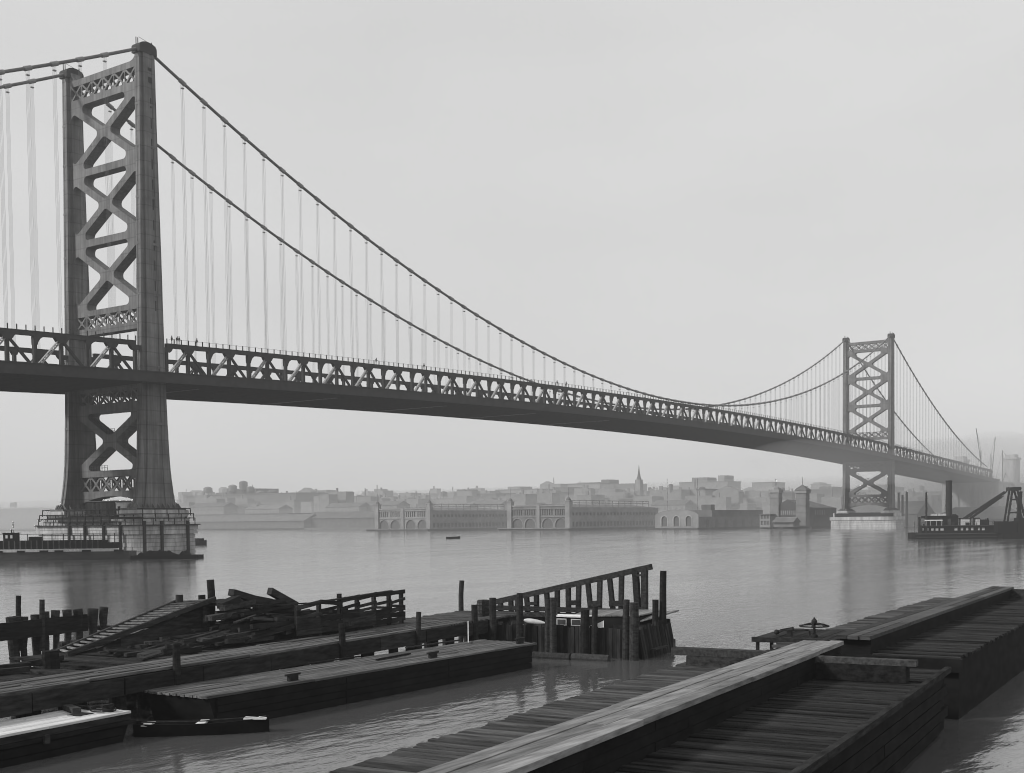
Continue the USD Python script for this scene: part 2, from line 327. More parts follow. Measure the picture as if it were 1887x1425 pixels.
    U = U.intersection(sbox(-yi, 52.6, yi, ztop)).difference(sbox(-12.0, 54.2, 12.0, zz(57.1))).difference(sbox(-12.0, zz(108.7), 12.0, zz(111.9)))
    cuts = [52.6, lev[3][1], lev[2][0], lev[2][1], lev[1][0], lev[1][1], lev[0][0], zz(113.4)]
    for i, nm in enumerate(['portal_girder', 'cross_brace', 'strut', 'cross_brace', 'strut', 'cross_brace', 'portal_girder']):
        brace(nm, U.intersection(sbox(-yi, cuts[i], yi, cuts[i + 1])))
    # curved knees between the top girder and the tower heads
    for sg in (-1, 1):
        k = sbox(12.0, zz(113.4), yi, ztop - 2.6).union(sbox(9.9, zz(113.4), yi, zz(113.4) + 2.2).difference(Point(9.9, zz(113.4) + 2.25).buffer(2.2)))
        brace('knee_plate', Polygon([(sg * p, q) for p, q in k.exterior.coords]), 1.3)
    def lattice(za, zb, wd=.42, y0=12.1, n=6):
        st = 2 * y0 / n; L = []
        for k in range(n):
            ya = -y0 + k * st
            L += [LineString([(ya + .25, za), (ya + st - .25, zb)]).buffer(wd / 2, cap_style=2), LineString([(ya + .25, zb), (ya + st - .25, za)]).buffer(wd / 2, cap_style=2),
                  Point(ya + st / 2, (za + zb) / 2).buffer(.5)]
            L += [Polygon([(ya - .7, za), (ya + .7, za), (ya, za + .75)]), Polygon([(ya - .7, zb), (ya + .7, zb), (ya, zb - .75)]), sbox(ya - .12, za, ya + .12, zb)]
        P = unary_union(L).intersection(sbox(-y0, za - .02, y0, zb + .02)).buffer(.18).buffer(-.18)
        for xo in (-th + .05, th - .27):
            obj('lattice', MB().prism(P, (x0 + xo, 0, 0), Yv, Zv, Xv, .22), M['tower_steel'], tw)
    lattice(zz(108.7), zz(111.9)); lattice(54.2, zz(57.1), .4); lattice(36.0, 38.9)
    # below the roadway
    low = [sbox(-yi, 33.9, yi, 36.0), sbox(-yi, 38.9, yi, 41.0), sbox(-yi, 18.7, yi, 20.2)]
    for s2 in (-1, 1):
        low.append(LineString([(-12.6 * s2, 20.0), (12.6 * s2, 34.2)]).buffer(.88, cap_style=2))
        low.append(sbox(min(s2 * 12.0, s2 * yi), 15, max(s2 * 12.0, s2 * yi), 41))
    low.append(sbox(-1.4, 25.7, 1.4, 28.6))
    arch = sbox(-yi, 11.6, yi, 15.3).difference(Polygon([(y, 14.05 - 1.9 * (y / 12.2) ** 2) for y in np.linspace(-12.3, 12.3, 25)] + [(12.3, 5), (-12.3, 5)]))
    low.append(arch)
    U = unary_union(low).buffer(.8).buffer(-.8).intersection(sbox(-yi, 11.6, yi, 41))
    U = U.difference(sbox(-12.0, 15.3, 12.0, 18.7)).difference(sbox(-12.0, 36.0, 12.0, 38.9))
    brace('portal_girder', U.intersection(sbox(-yi, 33.9, yi, 41)), 1.6); brace('cross_brace', U.intersection(sbox(-yi, 20.2, yi, 33.9)), 1.6); brace('portal_girder', U.intersection(sbox(-yi, 11.6, yi, 20.2)), 1.6)
    lattice(15.3, 18.7, .5)
    # timber staging and hand rails left on the lower bracing
    rl = MB()
    def rail(y0, z0, y1, z1, n):
        for k in range(n + 1):
            f = k / n; y, z = y0 + (y1 - y0) * f, z0 + (z1 - z0) * f
            rl.box((x0 - 1.5, y, z + .6), (.09, .09, 1.2))
        for hh in (.65, 1.2): rl.bar((x0 - 1.5, y0, z0 + hh), (x0 - 1.5, y1, z1 + hh), .08, .08)
    rail(8.8, 32.6, 6.8, 32.6, 3); rail(6.8, 32.6, 2.2, 28.8, 4); rail(2.2, 28.8, -1.8, 28.8, 4); rail(8.2, 23.0, 5.6, 24.6, 3); rail(8.6, 20.2, 1.2, 20.2, 7)
    obj('hand_rail', rl, M['timber_dark'], tw)
    return tw
tower(0.0, 117.0, True); tower(S, 114.3, False)

# masonry piers: battered courses of granite blocks with recessed joints
def pier(x0, near):
    pr = sub('pier', bridge, 'stepped granite pier under the near tower' if near else 'pale granite pier under the far tower')
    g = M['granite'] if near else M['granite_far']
    hx_, hn, hf = 7.5, 18.8, 20.3
    obj('core', MB().box((x0, (hf - hn) / 2, 2.0), (2 * hx_ - .5, hn + hf - .5, 10.0)).box((x0, .6, 8.2), (13.2, 35.4, 2.6)), M['slot'], pr)
    rng = random.Random(5 if near else 6)
    def course(z0, z1, ex, bl, rough=.05):
        x_a, x_b, y_a, y_b = x0 - hx_ - ex, x0 + hx_ + ex, -hn - ex, hf + ex
        j = .07
        def run(p0, p1, nrm, off):
            L = np.linalg.norm(p1 - p0); n = max(1, round(L / bl)); t = (p1 - p0) / L; cuts = [0] + sorted(max(.4, min(L - .4, L * (k + off) / n)) for k in range(1, n)) + [L]
            for a, b in zip(cuts[:-1], cuts[1:]):
                pr_ = rng.uniform(-rough, rough); A, B = p0 + t * (a + j / 2), p0 + t * (b - j / 2); nn = nrm * .9
                o1 = nrm * pr_
                obj('stone', MB().hexa([[*(A + o1), z0 + j / 2], [*(B + o1), z0 + j / 2], [*(B - nn), z0 + j / 2], [*(A - nn), z0 + j / 2], [*(A + o1), z1 - j / 2], [*(B + o1), z1 - j / 2], [*(B - nn), z1 - j / 2], [*(A - nn), z1 - j / 2]]), g, pr)
        of = rng.uniform(-.25, .25)
        a2 = lambda *p: np.array(p, float)
        run(a2(x_a, y_a), a2(x_b, y_a), a2(0, -1), of)
        run(a2(x_a, y_b), a2(x_a, y_a + .95), a2(-1, 0), -of)
        if near: run(a2(x_b, y_a + .95), a2(x_b, y_b), a2(1, 0), of)
    if near:
        for k in range(6): course(-.6 + k * .94, -.6 + (k + 1) * .94, .0, 3.0)
        course(5.04, 6.0, .45, 3.4, .02); course(6.0, 7.1, .5, 3.4, .02)
        course(7.1, 7.85, -.75, 2.8); course(7.85, 8.6, -.85, 2.8); course(8.6, 9.5, -1.6, 2.6)
    else:
        for k in range(4): course(-.6 + k * 1.4, -.6 + (k + 1) * 1.4, .0, 6.0)
        course(5.0, 7.1, .5, 6.5, .02); course(7.1, 9.5, -1.0, 6.0)
    for sg in (-1, 1):
        obj('pedestal', MB().box((x0, sg * W + .6 * 0, 10.05), (14.6, 6.6, 1.1)).box((x0, sg * W, 9.3), (13.6, 7.6, .5)), g, pr)
    # timber fenders and scaffold rails about the pier
    if near:
        for px in (240, 298, 346):
            if px == 240: px = 266
            obj('fender_post', MB().box((aty(px, 980, -hn - .8)[0], -hn - .85, 3.8), (.55, .55, 8.6)), M['timber_dark'], pr)
        for y in (-12, -6, 1, 7): obj('fender_post', MB().box((x0 - hx_ - .85, y, 3.8), (.5, .5, 8.4)), M['timber_dark'], pr)
        r = MB()
        for z, e in ((8.7, -.3), (9.7, -.5), (10.9, -1.0)):
            xa, xb, ya, yb = x0 - hx_ - e - .3, x0 + hx_ + e + .3, -hn - e - .3, hf + e + .3
            for p, q in (((xa, ya), (xb, ya)), ((xa, yb), (xa, ya)), ((xb, ya), (xb, yb))):
                r.bar((*p, z), (*q, z), .16, .22)
                L = math.hypot(q[0] - p[0], q[1] - p[1]); n = int(L / 3)
                for k in range(n + 1): r.box((p[0] + (q[0] - p[0]) * k / n, p[1] + (q[1] - p[1]) * k / n, z - .8), (.14, .14, 1.7))
        r.bar((x0 - hx_ - .6, -hn - .7, 7.15), (x0 + hx_ + .7, -hn - .7, 7.2), .8, .25); r.bar((x0 - hx_ - .7, -hn, 7.15), (x0 - hx_ - .7, hf, 7.15), .8, .2)
        obj('scaffold_rail', r, M['timber_dark'], pr)
pier(0.0, True); pier(S, False)
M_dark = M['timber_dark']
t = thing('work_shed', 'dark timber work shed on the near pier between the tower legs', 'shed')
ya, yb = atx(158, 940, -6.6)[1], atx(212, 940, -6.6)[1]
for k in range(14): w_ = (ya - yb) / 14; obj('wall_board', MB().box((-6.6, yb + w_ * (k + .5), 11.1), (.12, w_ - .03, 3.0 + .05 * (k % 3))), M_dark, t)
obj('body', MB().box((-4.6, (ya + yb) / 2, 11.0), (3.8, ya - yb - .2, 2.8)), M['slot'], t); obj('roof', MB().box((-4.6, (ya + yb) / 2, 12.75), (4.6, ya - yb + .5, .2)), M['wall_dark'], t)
t = thing('tool_hut', 'small pale hut right of the dark work shed on the near pier', 'hut')
ya, yb = atx(213, 940, -6.4)[1], atx(231, 940, -6.4)[1]
obj('wall', MB().box((-5.4, (ya + yb) / 2, 11.0), (2.0, ya - yb, 2.9)), M['canvas'], t); obj('roof', MB().box((-5.4, (ya + yb) / 2, 12.55), (2.5, ya - yb + .3, .16)), M['wall_dark'], t); obj('door', MB().box((-6.42, (ya + yb) / 2 + .5, 10.6), (.04, .9, 1.9)), M['slot'], t)
t = thing('staging', 'dark plank staging hung over the upper courses of the near pier', 'staging')  # dark planks covering the left part of the upper courses
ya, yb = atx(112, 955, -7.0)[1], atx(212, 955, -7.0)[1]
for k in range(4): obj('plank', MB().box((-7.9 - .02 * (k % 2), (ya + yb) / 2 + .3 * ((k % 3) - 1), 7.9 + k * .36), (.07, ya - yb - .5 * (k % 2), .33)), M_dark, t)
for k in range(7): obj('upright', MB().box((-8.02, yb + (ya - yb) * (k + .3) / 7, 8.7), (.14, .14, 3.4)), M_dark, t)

# cables, bands and suspender ropes
for sg in (-1, 1):
    cb = sub('main_cable', bridge, 'near main cable' if sg < 0 else 'far main cable')
    y = sg * W
    for nm, xs in (('wire_strand', np.linspace(-226, -hx(112) + .3, 40)), ('wire_strand', np.linspace(hx(112) - .3, S - hx(112) + .3, 110)), ('wire_strand', np.linspace(S + hx(112) - .3, S + 220, 44))):
        obj(nm, MB().tube([(x, y, cable_z(x)) for x in xs], .36, 8), M['cable'], cb, smooth=60)
    for xs, vis in ((MAIN[1:-1], True), (RIGHT[1:33], True), (LEFT[1:9], True), (LEFT[9:33], False)):
        hang = MB(); bands = MB()
        for x in xs:
            z = cable_z(x); dz = (cable_z(x + .5) - cable_z(x - .5)); t = np.array([1, 0, dz]); t /= np.linalg.norm(t)
            b = MB() if vis else bands
            b.tube([np.array([x, y, z]) - t * .95, np.array([x, y, z]) - t * .9, np.array([x, y, z]) + t * .9, np.array([x, y, z]) + t * .95], [.40, .52, .52, .40], 8)
            if vis: obj('cable_band', b, M['band'], cb)
            h = MB() if vis else hang
            if z - T(x) > 1.6:
                for q in (-.26, .26):
                    for q2 in (-.2, .2): h.tube([(x + q, y + q2, z - .3), (x + q, y + q2, T(x) - .5)], .028, 4)
                h.box((x, y, z - 1.4), (.75, .5, .22))
                if vis: obj('suspender_rope', h, M['rope'], cb)
        if not vis:
            obj('suspender_rope', hang, M['rope'], cb, kind='stuff'); obj('cable_band', bands, M['band'], cb, kind='stuff')

# stiffening trusses
def truss(sg):
    tr = sub('stiffening_truss', bridge, 'near stiffening truss beside the roadway' if sg < 0 else 'far stiffening truss beside the roadway')
    y = sg * W; st = M['truss_steel']
    for span, xs, vis in (('main', MAIN, 83), ('right', RIGHT, 37), ('left', LEFT, 9)):
        far = MB()
        for part, zo, h, w in (('top_chord', -.52, 1.04, .95), ('bottom_chord', -8.0, 1.0, .95)):
            for k in range(len(xs) - 1):
                mb = MB() if k < vis else far
                x1, x2 = xs[k], xs[k + 1]
                mb.bar((x1, y, T(x1) + zo), (x2, y, T(x2) + zo), w, h)
                if part == 'top_chord':
                    for yy, hh in ((-.5, .06), (.5, .06)): mb.bar((x1, y + yy, T(x1) - .06), (x2, y + yy, T(x2) - .06), .12, .1)
                if k < vis: obj(part, mb, st, tr)
        d = 1 if len(xs) < 2 or xs[1] > xs[0] else -1
        for k, x in enumerate(xs):
            mb = MB() if k < vis else far
            apex = k % 2 == 1
            t = T(x)
            mb.box((x, y, t - 4.3), (.5, .6, 6.6)); mb.box((x - .3, y, t - 4.3), (.1, .75, 6.6)); mb.box((x + .3, y, t - 4.3), (.1, .75, 6.6))
            if k < vis: obj('vertical', mb, st, tr)
            if apex or k in (0, len(xs) - 1):
                g = Polygon([(-1.75, -1.0), (1.75, -1.0), (1.2, -1.8), (.7, -2.15), (-.7, -2.15), (-1.2, -1.8)])
            else:
                g = Polygon([(-.45, -1.0), (2.5, -1.0), (1.7, -1.15), (1.05, -1.6), (.62, -2.3), (.42, -2.9), (-.42, -2.9), (-.45, -1.5)]) if sg < 0 else Polygon([(-.9, -1), (.9, -1), (.5, -1.8), (-.5, -1.8)])
            mb = MB() if k < vis else far
            for yo in (-.46, .38): mb.prism(g, (x, y + yo, t), Xv, Zv, Yv, .08)
            if k < vis: obj('gusset', mb, st, tr)
            if k < len(xs) - 1:
                x2 = xs[k + 1]; t2 = T(x2)
                lo, hi = ((x, t - 7.7), (x2, t2 - 1.6)) if not apex else ((x2, t2 - 7.7), (x, t - 1.6))
                mb = MB() if k < vis else far
                rising = (hi[0] - lo[0]) * 1 > 0
                dx_ = .3 if hi[0] > lo[0] else -.3
                p, q = np.array([lo[0] + dx_, y, lo[1]]), np.array([hi[0] - dx_, y, hi[1]])
                tt = (q - p) / np.linalg.norm(q - p); nn = np.array([-tt[2], 0, tt[0]])
                if rising:                       # laced member: two channels tied by zigzag bars
                    for o in (-.27, .27): mb.bar(p + nn * o, q + nn * o, .6, .14, up=nn)
                    n = 9
                    for i in range(n):
                        a, b = p + (q - p) * i / n, p + (q - p) * (i + 1) / n; s2 = 1 if i % 2 else -1
                        for yo in (-.28, .28): mb.bar(a + nn * .25 * s2 + Yv * yo, b - nn * .25 * s2 + Yv * yo, .03, .12, up=nn)
                else:
                    mb.bar(p, q, .5, .52, up=nn)
                if k < vis: obj('diagonal', mb, M['pale_steel'] if rising and sg < 0 else st, tr)  # rising near diagonals coloured paler for the sky light through their lacing
        if far.V: obj('truss_members', far, st, tr, kind='stuff')
    if sg < 0:                                   # posts of the footwalk rail along the top chord
        n = 0
        for xs in (MAIN, RIGHT[:10], LEFT[:8]):
            for k in range(len(xs) - 1):
                for f in (0, 1 / 3, 2 / 3):
                    if n >= 300: break
                    x = xs[k] + (xs[k + 1] - xs[k]) * f
                    obj('rail_post', MB().box((x, y - .35, T(x) + .55), (.2, .16, 1.1)), st, tr); n += 1
        obj('rail_wire', MB().tube([(x, y - .35, T(x) + 1.02) for x in np.linspace(5, 528, 60)], .025, 4), st, tr)
truss(-1); truss(1)

# roadway
deck = sub('deck', bridge, 'dark roadway deck with side girders')
for x0, x1 in ((-222, -.5), (-.5, S + .5), (S + .5, 768)):
    xs = np.linspace(x0, x1, max(2, int((x1 - x0) / 12)))
    slab, fa, fb, st1, st2 = MB(), MB(), MB(), MB(), MB()
    for a, b in zip(xs[:-1], xs[1:]):
        slab.bar((a, 0, T(a) - 7.75), (b, 0, T(b) - 7.75), 38.4, .35)
        for mb, yy in ((fa, -19.3), (fb, 19.3)):
            mb.bar((a, yy, T(a) - 8.6), (b, yy, T(b) - 8.6), .12, 2.1)
            mb.bar((a, yy, T(a) - 7.45), (b, yy, T(b) - 7.45), .5, .22); mb.bar((a, yy, T(a) - 9.72), (b, yy, T(b) - 9.72), .6, .16)
        for yy in (-16.5, -10.5, -7, -3.5, 0, 3.5, 7, 10.5, 16.5): st1.bar((a, yy, T(a) - 8.35), (b, yy, T(b) - 8.35), .25, .85)
        for yy in (-18, -14.9, -12, -9, -6, -3, 0, 3, 6, 9, 12, 14.9, 18): st2.bar((a, yy, T(a) - 9.7), (b, yy, T(b) - 9.7), .35, .05)
    obj('slab', slab, M['deck_dark'], deck); obj('side_girder', fa, M['truss_steel'], deck); obj('side_girder', fb, M['truss_steel'], deck)
    obj('stringer', st1, M['deck_dark'], deck); obj('stringer', st2, M['deck_dark'], deck)
for i, x in enumerate(MAIN + RIGHT[:36] + LEFT[:34]):
    p = Polygon([(-19.2, -7.9), (-19.2, -9.0), (-14.5, -9.75), (14.5, -9.75), (19.2, -9.0), (19.2, -7.9)])
    mb = MB().prism(p, (x - .06, 0, T(x)), Yv, Zv, Xv, .12)
    mb.box((x, 0, T(x) - 9.76), (.45, 29, .06))
    obj('floor_beam', mb, M['deck_dark'], deck)
for x in (12.0, 60.5, 109, 158, 207):            # pale expansion-joint laths under the floor
    obj('joint_lath', MB().box((x + 3.2, 3, T(x) - 9.9), (.35, 30, .12)), M['pale_steel'], deck)

# ------------------------------------------------------------------ far anchorage
an = thing('anchorage', 'pale masonry anchorage block where the far end of the bridge lands', 'anchorage')
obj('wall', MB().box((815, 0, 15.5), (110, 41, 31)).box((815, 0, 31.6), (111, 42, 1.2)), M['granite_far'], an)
for k in range(5): obj('pilaster', MB().box((759.6, -18 + 9 * k, 15), (1.2, 1.6, 30)), M['granite_far'], an)
for k in range(6): obj('pilaster', MB().box((775 + 16 * k, -20.8, 15), (1.6, 1.2, 30)), M['granite_far'], an)
for sg in (-1, 1):
    tb = sub('stair_tower', an)
    obj('shaft', MB().box((806, sg * 19, 40), (15, 9, 20)), M['granite_far'], tb); obj('cornice', MB().box((806, sg * 19, 50.4), (16.4, 10.4, 1.4)).box((806, sg * 19, 52.2), (12, 7, 2.4)), M['granite_far'], tb)
# derricks still standing on the anchorage
def derrick(x, y, z, mh, bx, bz, lab):
    d = thing('derrick', lab, 'derrick crane', 'derricks on the far anchorage')
    obj('mast', MB().bar((x, y, z), (x, y, z + mh), .5, .5), M['truss_steel'], d)
    obj('boom', MB().bar((x, y - .4, z + 1), (x + bx, y - .4, z + bz), .4, .4), M['truss_steel'], d)
    obj('guy_wires', MB().bar((x, y, z + mh), (x + bx, y - .4, z + bz), .12, .12).bar((x, y, z + mh), (x - mh * .9, y, z), .12, .12).bar((x, y, z + mh), (x + mh, y + 3, z), .12, .12), M['truss_steel'], d)
derrick(735, -14, T(735), 12, -15, 27, 'thin derrick leaning its boom left over the side span of the bridge')
derrick(772, -12, 32.2, 21, 11, 34, 'derrick with the highest boom pointing right above the anchorage')
derrick(790, -16, 32.2, 24, 22, 16, 'derrick with its boom laid low beside the anchorage stair tower')

# ------------------------------------------------------------------ the far bank: piers, sheds and the hazy city
def pane_wall(parent, name, o, e1, e2, e3, poly, m, holes, each=False, back=.55, th=.5):
    """a wall with real openings: poly minus holes, th thick, and dark panes set back in the openings"""
    hs = unary_union(holes) if holes else Polygon()
    obj(name, MB().prism(poly.difference(hs), o, e1, e2, e3, th), m, parent)
    if holes:
        if each:
            for h in holes: obj('window', MB().prism(h.buffer(.02), np.asarray(o) + e3 * back * .6, e1, e2, e3, .1), M['far_glass'], parent)
        else: obj('windows', MB().prism(unary_union([h.buffer(.02) for h in holes]), np.asarray(o) + e3 * back * .6, e1, e2, e3, .1), M['far_glass'], parent, kind='stuff')
def arch(c, w, z0, z1):
    r = w / 2; return sbox(c - r, z0, c + r, z1 - r).union(Point(c, z1 - r).buffer(r, 6))
EY = np.array([0, -1.0, 0])                      # left to right as seen from across the river
def terminal(X, p0, p1, side, ypar, ytur, lab, nshed):
    t = thing('pier_terminal', lab, 'pier terminal', None)
    yA, yB = atx(p0, 950, X)[1], atx(p1, 950, X)[1]; w = yA - yB
    H = atx((p0 + p1) / 2, ypar, X)[2]; HT = atx((p0 + p1) / 2, ytur, X)[2]
    L = aty(side, 940, yB)[0] - X
    o = np.array([X, yA, 0.0]); holes = []
    nb = 4; cw = w / 2 - 3.2
    cs = [3.2 + cw * f for f in (.2, .68)] + [w / 2 + 1.2 + cw * f for f in (.28, .76)]
    for c in cs: holes.append(arch(c, cw * .40, 2.2, 8.2))
    up = []
    for c in cs:
        for k in range(5): up.append(sbox(c - cw * .2 + k * cw * .085, 10.4, c - cw * .2 + k * cw * .085 + cw * .05, 14.2))
    P = sbox(0, 1.2, w, H)
    hs = unary_union(holes + up)
    obj('front_wall', MB().prism(P.difference(hs), o, EY, Zv, Xv, .8), M['brick_far'], t)
    for h in holes: obj('arched_door', MB().prism(h.buffer(.03), o + Xv * .55, EY, Zv, Xv, .2), M['far_glass'], t)
    obj('upper_windows', MB().prism(unary_union([h.buffer(.03) for h in up]), o + Xv * .5, EY, Zv, Xv, .2), M['far_glass'], t, kind='stuff')
    for z, h in ((9.3, .5), (H - .1, .9), (14.9, .4)): obj('cornice', MB().box((X - .1, (yA + yB) / 2, z), (.9, w - .4, h)), M['trim_far'], t)
    for c in cs:
        obj('arch_surround', MB().prism(arch(c, cw * .47, 2.2, 8.7).difference(arch(c, cw * .40, 2.0, 8.2)), o - Xv * .15, EY, Zv, Xv, .2), M['trim_far'], t)
    for f in (0, .5, 1):
        wd = 2.6 if f == .5 else 3.6; hh = H + .6 if f == .5 else HT - 2.4
        tr = sub('turret', t) if f != .5 else None
        y = yA - 1.3 - (w - 2.6) * f
        if tr is None: obj('pilaster', MB().box((X - .25, y, hh / 2 + .6), (1.1, wd, hh - 1.2)), M['trim_far'], t)
        else:
            obj('shaft', MB().box((X + .6, y, hh / 2 + .6), (wd, wd, hh - 1.2)).box((X + .6, y, hh - .2), (wd + .7, wd + .7, .6)), M['trim_far'], tr)
            obj('dome', MB().lathe([(1.75, 0), (1.7, .7), (1.3, 1.5), (.7, 2.1), (.12, 2.4)], (X + .6, y, hh), 12), M['roof_far'], tr, smooth=50)
            obj('flagstaff', MB().bar((X + .6, y, hh + 2.3), (X + .6, y, hh + 9), .16, .16), M['roof_far'], tr)
    # long shed behind, its side wall running back to the shore
    n = nshed; sw = []
    for k in range(n):
        xk = 2 + (L - 4) * k / n
        sw += [sbox(xk, 10.0, xk + (L - 4) / n * .55, 12.0), sbox(xk, 2.4, xk + (L - 4) / n * .6, 5.6)]
    pane_wall(t, 'side_wall', (X + .9, yB, 0), Xv, Zv, np.array([0, 1.0, 0]), sbox(0, 1.2, L, H - 1.6), M['brick_far'], sw)
    obj('shed_body', MB().box((X + 1.2 + L / 2, (yA + yB) / 2 + .6, (H - 1.6) / 2 + .6), (L - 1, w - 2.4, H - 3.0)), M['wall_dark'], t)
    obj('roof', MB().prism(Polygon([(0, 0), (w - 1.5, 0), (w / 2 - .75, 2.6)]), (X + 6, yA - .8, H - 1.5), EY, Zv, Xv, L - 6), M['roof_far'], t)
    r = MB()
    for k in range(int(L / 9)): r.bar((X + 8 + 9 * k, yB + 3, H - 1.5), (X + 8 + 9 * k, yB + 3, H + 3.3), .3, .3)
    for z in (H + 1.6, H + 3.2): r.bar((X + 8, yB + 3, z), (X + 8 + 9 * (int(L / 9) - 1), yB + 3, z), .25, .35)
    obj('cargo_mast_rail', r, M['roof_far'], t)
    obj('quay_apron', MB().box((X + L / 2 - 2.5, (yA + yB) / 2, .3), (L + 10, w + 7, 2.0)), M['wall_dark'], t)
    obj('quay_edge', MB().box((X - 7.8, (yA + yB) / 2, 1.45), (.8, w + 7.6, .5)), M['trim_far'], t)
terminal(517, 693, 793, 938, 938, 923, 'twin-turreted brick pier terminal left of the other, below low hazy roofs', 22)
terminal(514, 937, 1050, 1212, 932, 917, 'wide twin-turreted brick pier terminal with the long shed stretching right', 26)

# low pier with a pedimented front and three arches
def pediment_pier():
    t = thing('ferry_pier', 'pale low pier house with curved pediment and three round arches', 'pier building'); X = 522.0
    yA, yB = atx(1207, 960, X)[1], atx(1287, 960, X)[1]; w = yA - yB; o = np.array([X, yA, 0.0])
    He, Hp = atx(1245, 950, X)[2], atx(1245, 939, X)[2]
    P = Polygon([(0, 1), (w, 1), (w, He)] + [(w / 2 + (w / 2) * math.cos(a), He + (Hp - He) * math.sin(a) ** 1.3) for a in np.linspace(0.02, math.pi - .02, 15)] + [(0, He)])
    hs = [arch(w * f, w * .135, 2.2, He - .4) for f in (.22, .5, .78)]
    obj('front_wall', MB().prism(P.difference(unary_union(hs)), o, EY, Zv, Xv, .8), M['trim_far'], t)
    for h in hs: obj('arched_window', MB().prism(h.buffer(.03), o + Xv * .5, EY, Zv, Xv, .2), M['far_glass'], t)
    for h, f in zip(hs, (.22, .5, .78)): obj('arch_surround', MB().prism(arch(w * f, w * .165, 2.2, He).difference(h), o - Xv * .2, EY, Zv, Xv, .25), M['granite_far'], t)
    L = aty(1400, 960, yB)[0] - X
    obj('shed_body', MB().box((X + .9 + L / 2, (yA + yB) / 2, He * .45), (L, w - .6, He * .86)), M['brick_far'], t)
    obj('roof', MB().box((X + 16 + L / 2, (yA + yB) / 2, He + 1.0), (L - 14, w - 3, 4.6)), M['roof_far'], t)
    obj('skylight', MB().box((X + 40, (yA + yB) / 2 - 3, He + 5), (6, 7, 4)), M['roof_far'], t)
    dr = MB()
    for k in range(6): dr.box((X + 14 + L * .145 * k, yB + .2, 3.6), (4, .14, 5))
    obj('side_door', dr, M['far_glass'], t, kind='stuff')
    obj('quay_apron', MB().box((X + L / 2 - 3, (yA + yB) / 2, .2), (L + 9, w + 6, 1.8)), M['wall_dark'], t)
    for f in (.15, .62):
        obj('flagstaff', MB().bar((X + 30 * f, yA - w * f - 2, He), (X + 30 * f, yA - w * f - 2, He + 24), .2, .2), M['roof_far'], t)
pediment_pier()

# dark pier house with two square towers
def towered_pier():
    t = thing('towered_pier_house', 'dark pier house with two square towers and a gabled roof near the far bridge pier', 'pier building'); X = 565.0
    yA, yB = atx(1419, 950, X)[1], atx(1486, 950, X)[1]; w = yA - yB; o = np.array([X, yA, 0.0])
    He, Hr = atx(1450, 936, X)[2], atx(1450, 921, X)[2]
    L = aty(1541, 950, yB)[0] - X
    win = [sbox(w * .3 + k * w * .058, He - 4.6, w * .3 + k * w * .058 + w * .03, He - 1.8) for k in range(8)]
    P = Polygon([(0, 1), (w, 1), (w, He), (w * .47, Hr), (0, He - 1)])
    obj('front_wall', MB().prism(P, o, EY, Zv, Xv, .8), M['wall_dark'], t)
    for h in win: obj('sign_panel', MB().prism(h, o - Xv * .12, EY, Zv, Xv, .1), M['trim_far'], t)
    obj('side_wall', MB().box((X + .9 + L / 2, (yA + yB) / 2, He / 2 + .5), (L, w - .4, He - 1)), M['wall_dark'], t)
    for k in range(5): obj('sign_panel', MB().box((X + L * .30 + k * 4.0, yB + .1, He - 3.2), (2.0, .12, 3.0)), M['trim_far'], t)
    rf = MB(); ya, yb, ym = yA - .1, yB + .05, yA - w * .47
    rf.add([[X + .5, ya, He - 1], [X + .5, yb, He - .1], [X + .5, ym, Hr], [X + L - 1, ya, He - 1], [X + L - 1, yb, He - .1], [X + L * .62, ym, Hr]], [[0, 3, 5], [0, 5, 2], [1, 2, 5], [1, 5, 4], [3, 4, 5], [0, 2, 1], [0, 1, 4], [0, 4, 3]])
    obj('roof', rf, M['roof_far'], t)
    for c0, c1, yb_, yt, spire in ((1420, 1436, 907, 897, False), (1468, 1486, 908, 893, True)):
        q = sub('tower', t); a, b = atx(c0, 940, X)[1], atx(c1, 940, X)[1]; tw = a - b; cy = (a + b) / 2
        Hb, Ht = atx((c0 + c1) / 2, yb_, X)[2], atx((c0 + c1) / 2, yt, X)[2]; xc = X + tw / 2 - 1.2
        sh = MB().box((xc, cy, Hb / 2), (tw, tw, Hb - 1))
        for z in (Hb * .46, Hb * .66, Hb * .84): sh.box((xc, cy, z), (tw + .5, tw + .5, .5))
        obj('shaft', sh, M['brick_far'], q); obj('belfry', MB().box((xc, cy, Hb + .6), (tw + 1.2, tw + 1.2, 2.0)), M['trim_far'], q)
        R = tw * .66
        if spire: obj('spire', MB().add([[xc - R, cy - R, Hb + 1.6], [xc + R, cy - R, Hb + 1.6], [xc + R, cy + R, Hb + 1.6], [xc - R, cy + R, Hb + 1.6], [xc, cy, Ht]], [[0, 1, 4], [1, 2, 4], [2, 3, 4], [3, 0, 4], [0, 2, 1], [0, 3, 2]]), M['roof_far'], q)
        else: obj('spire', MB().lathe([(R * .9, 0), (R * .85, .8), (R * .5, (Ht - Hb) * .5), (.3, Ht - Hb - 1.2)], (xc, cy, Hb + 1.6), 8), M['trim_far'], q)
        obj('finial', MB().bar((xc, cy, Ht - .4), (xc, cy, Ht + 5), .25, .25), M['roof_far'], q)
    obj('quay_apron', MB().box((X + L / 2, (yA + yB) / 2, .2), (L + 8, w + 10, 1.8)), M['wall_dark'], t)
towered_pier()
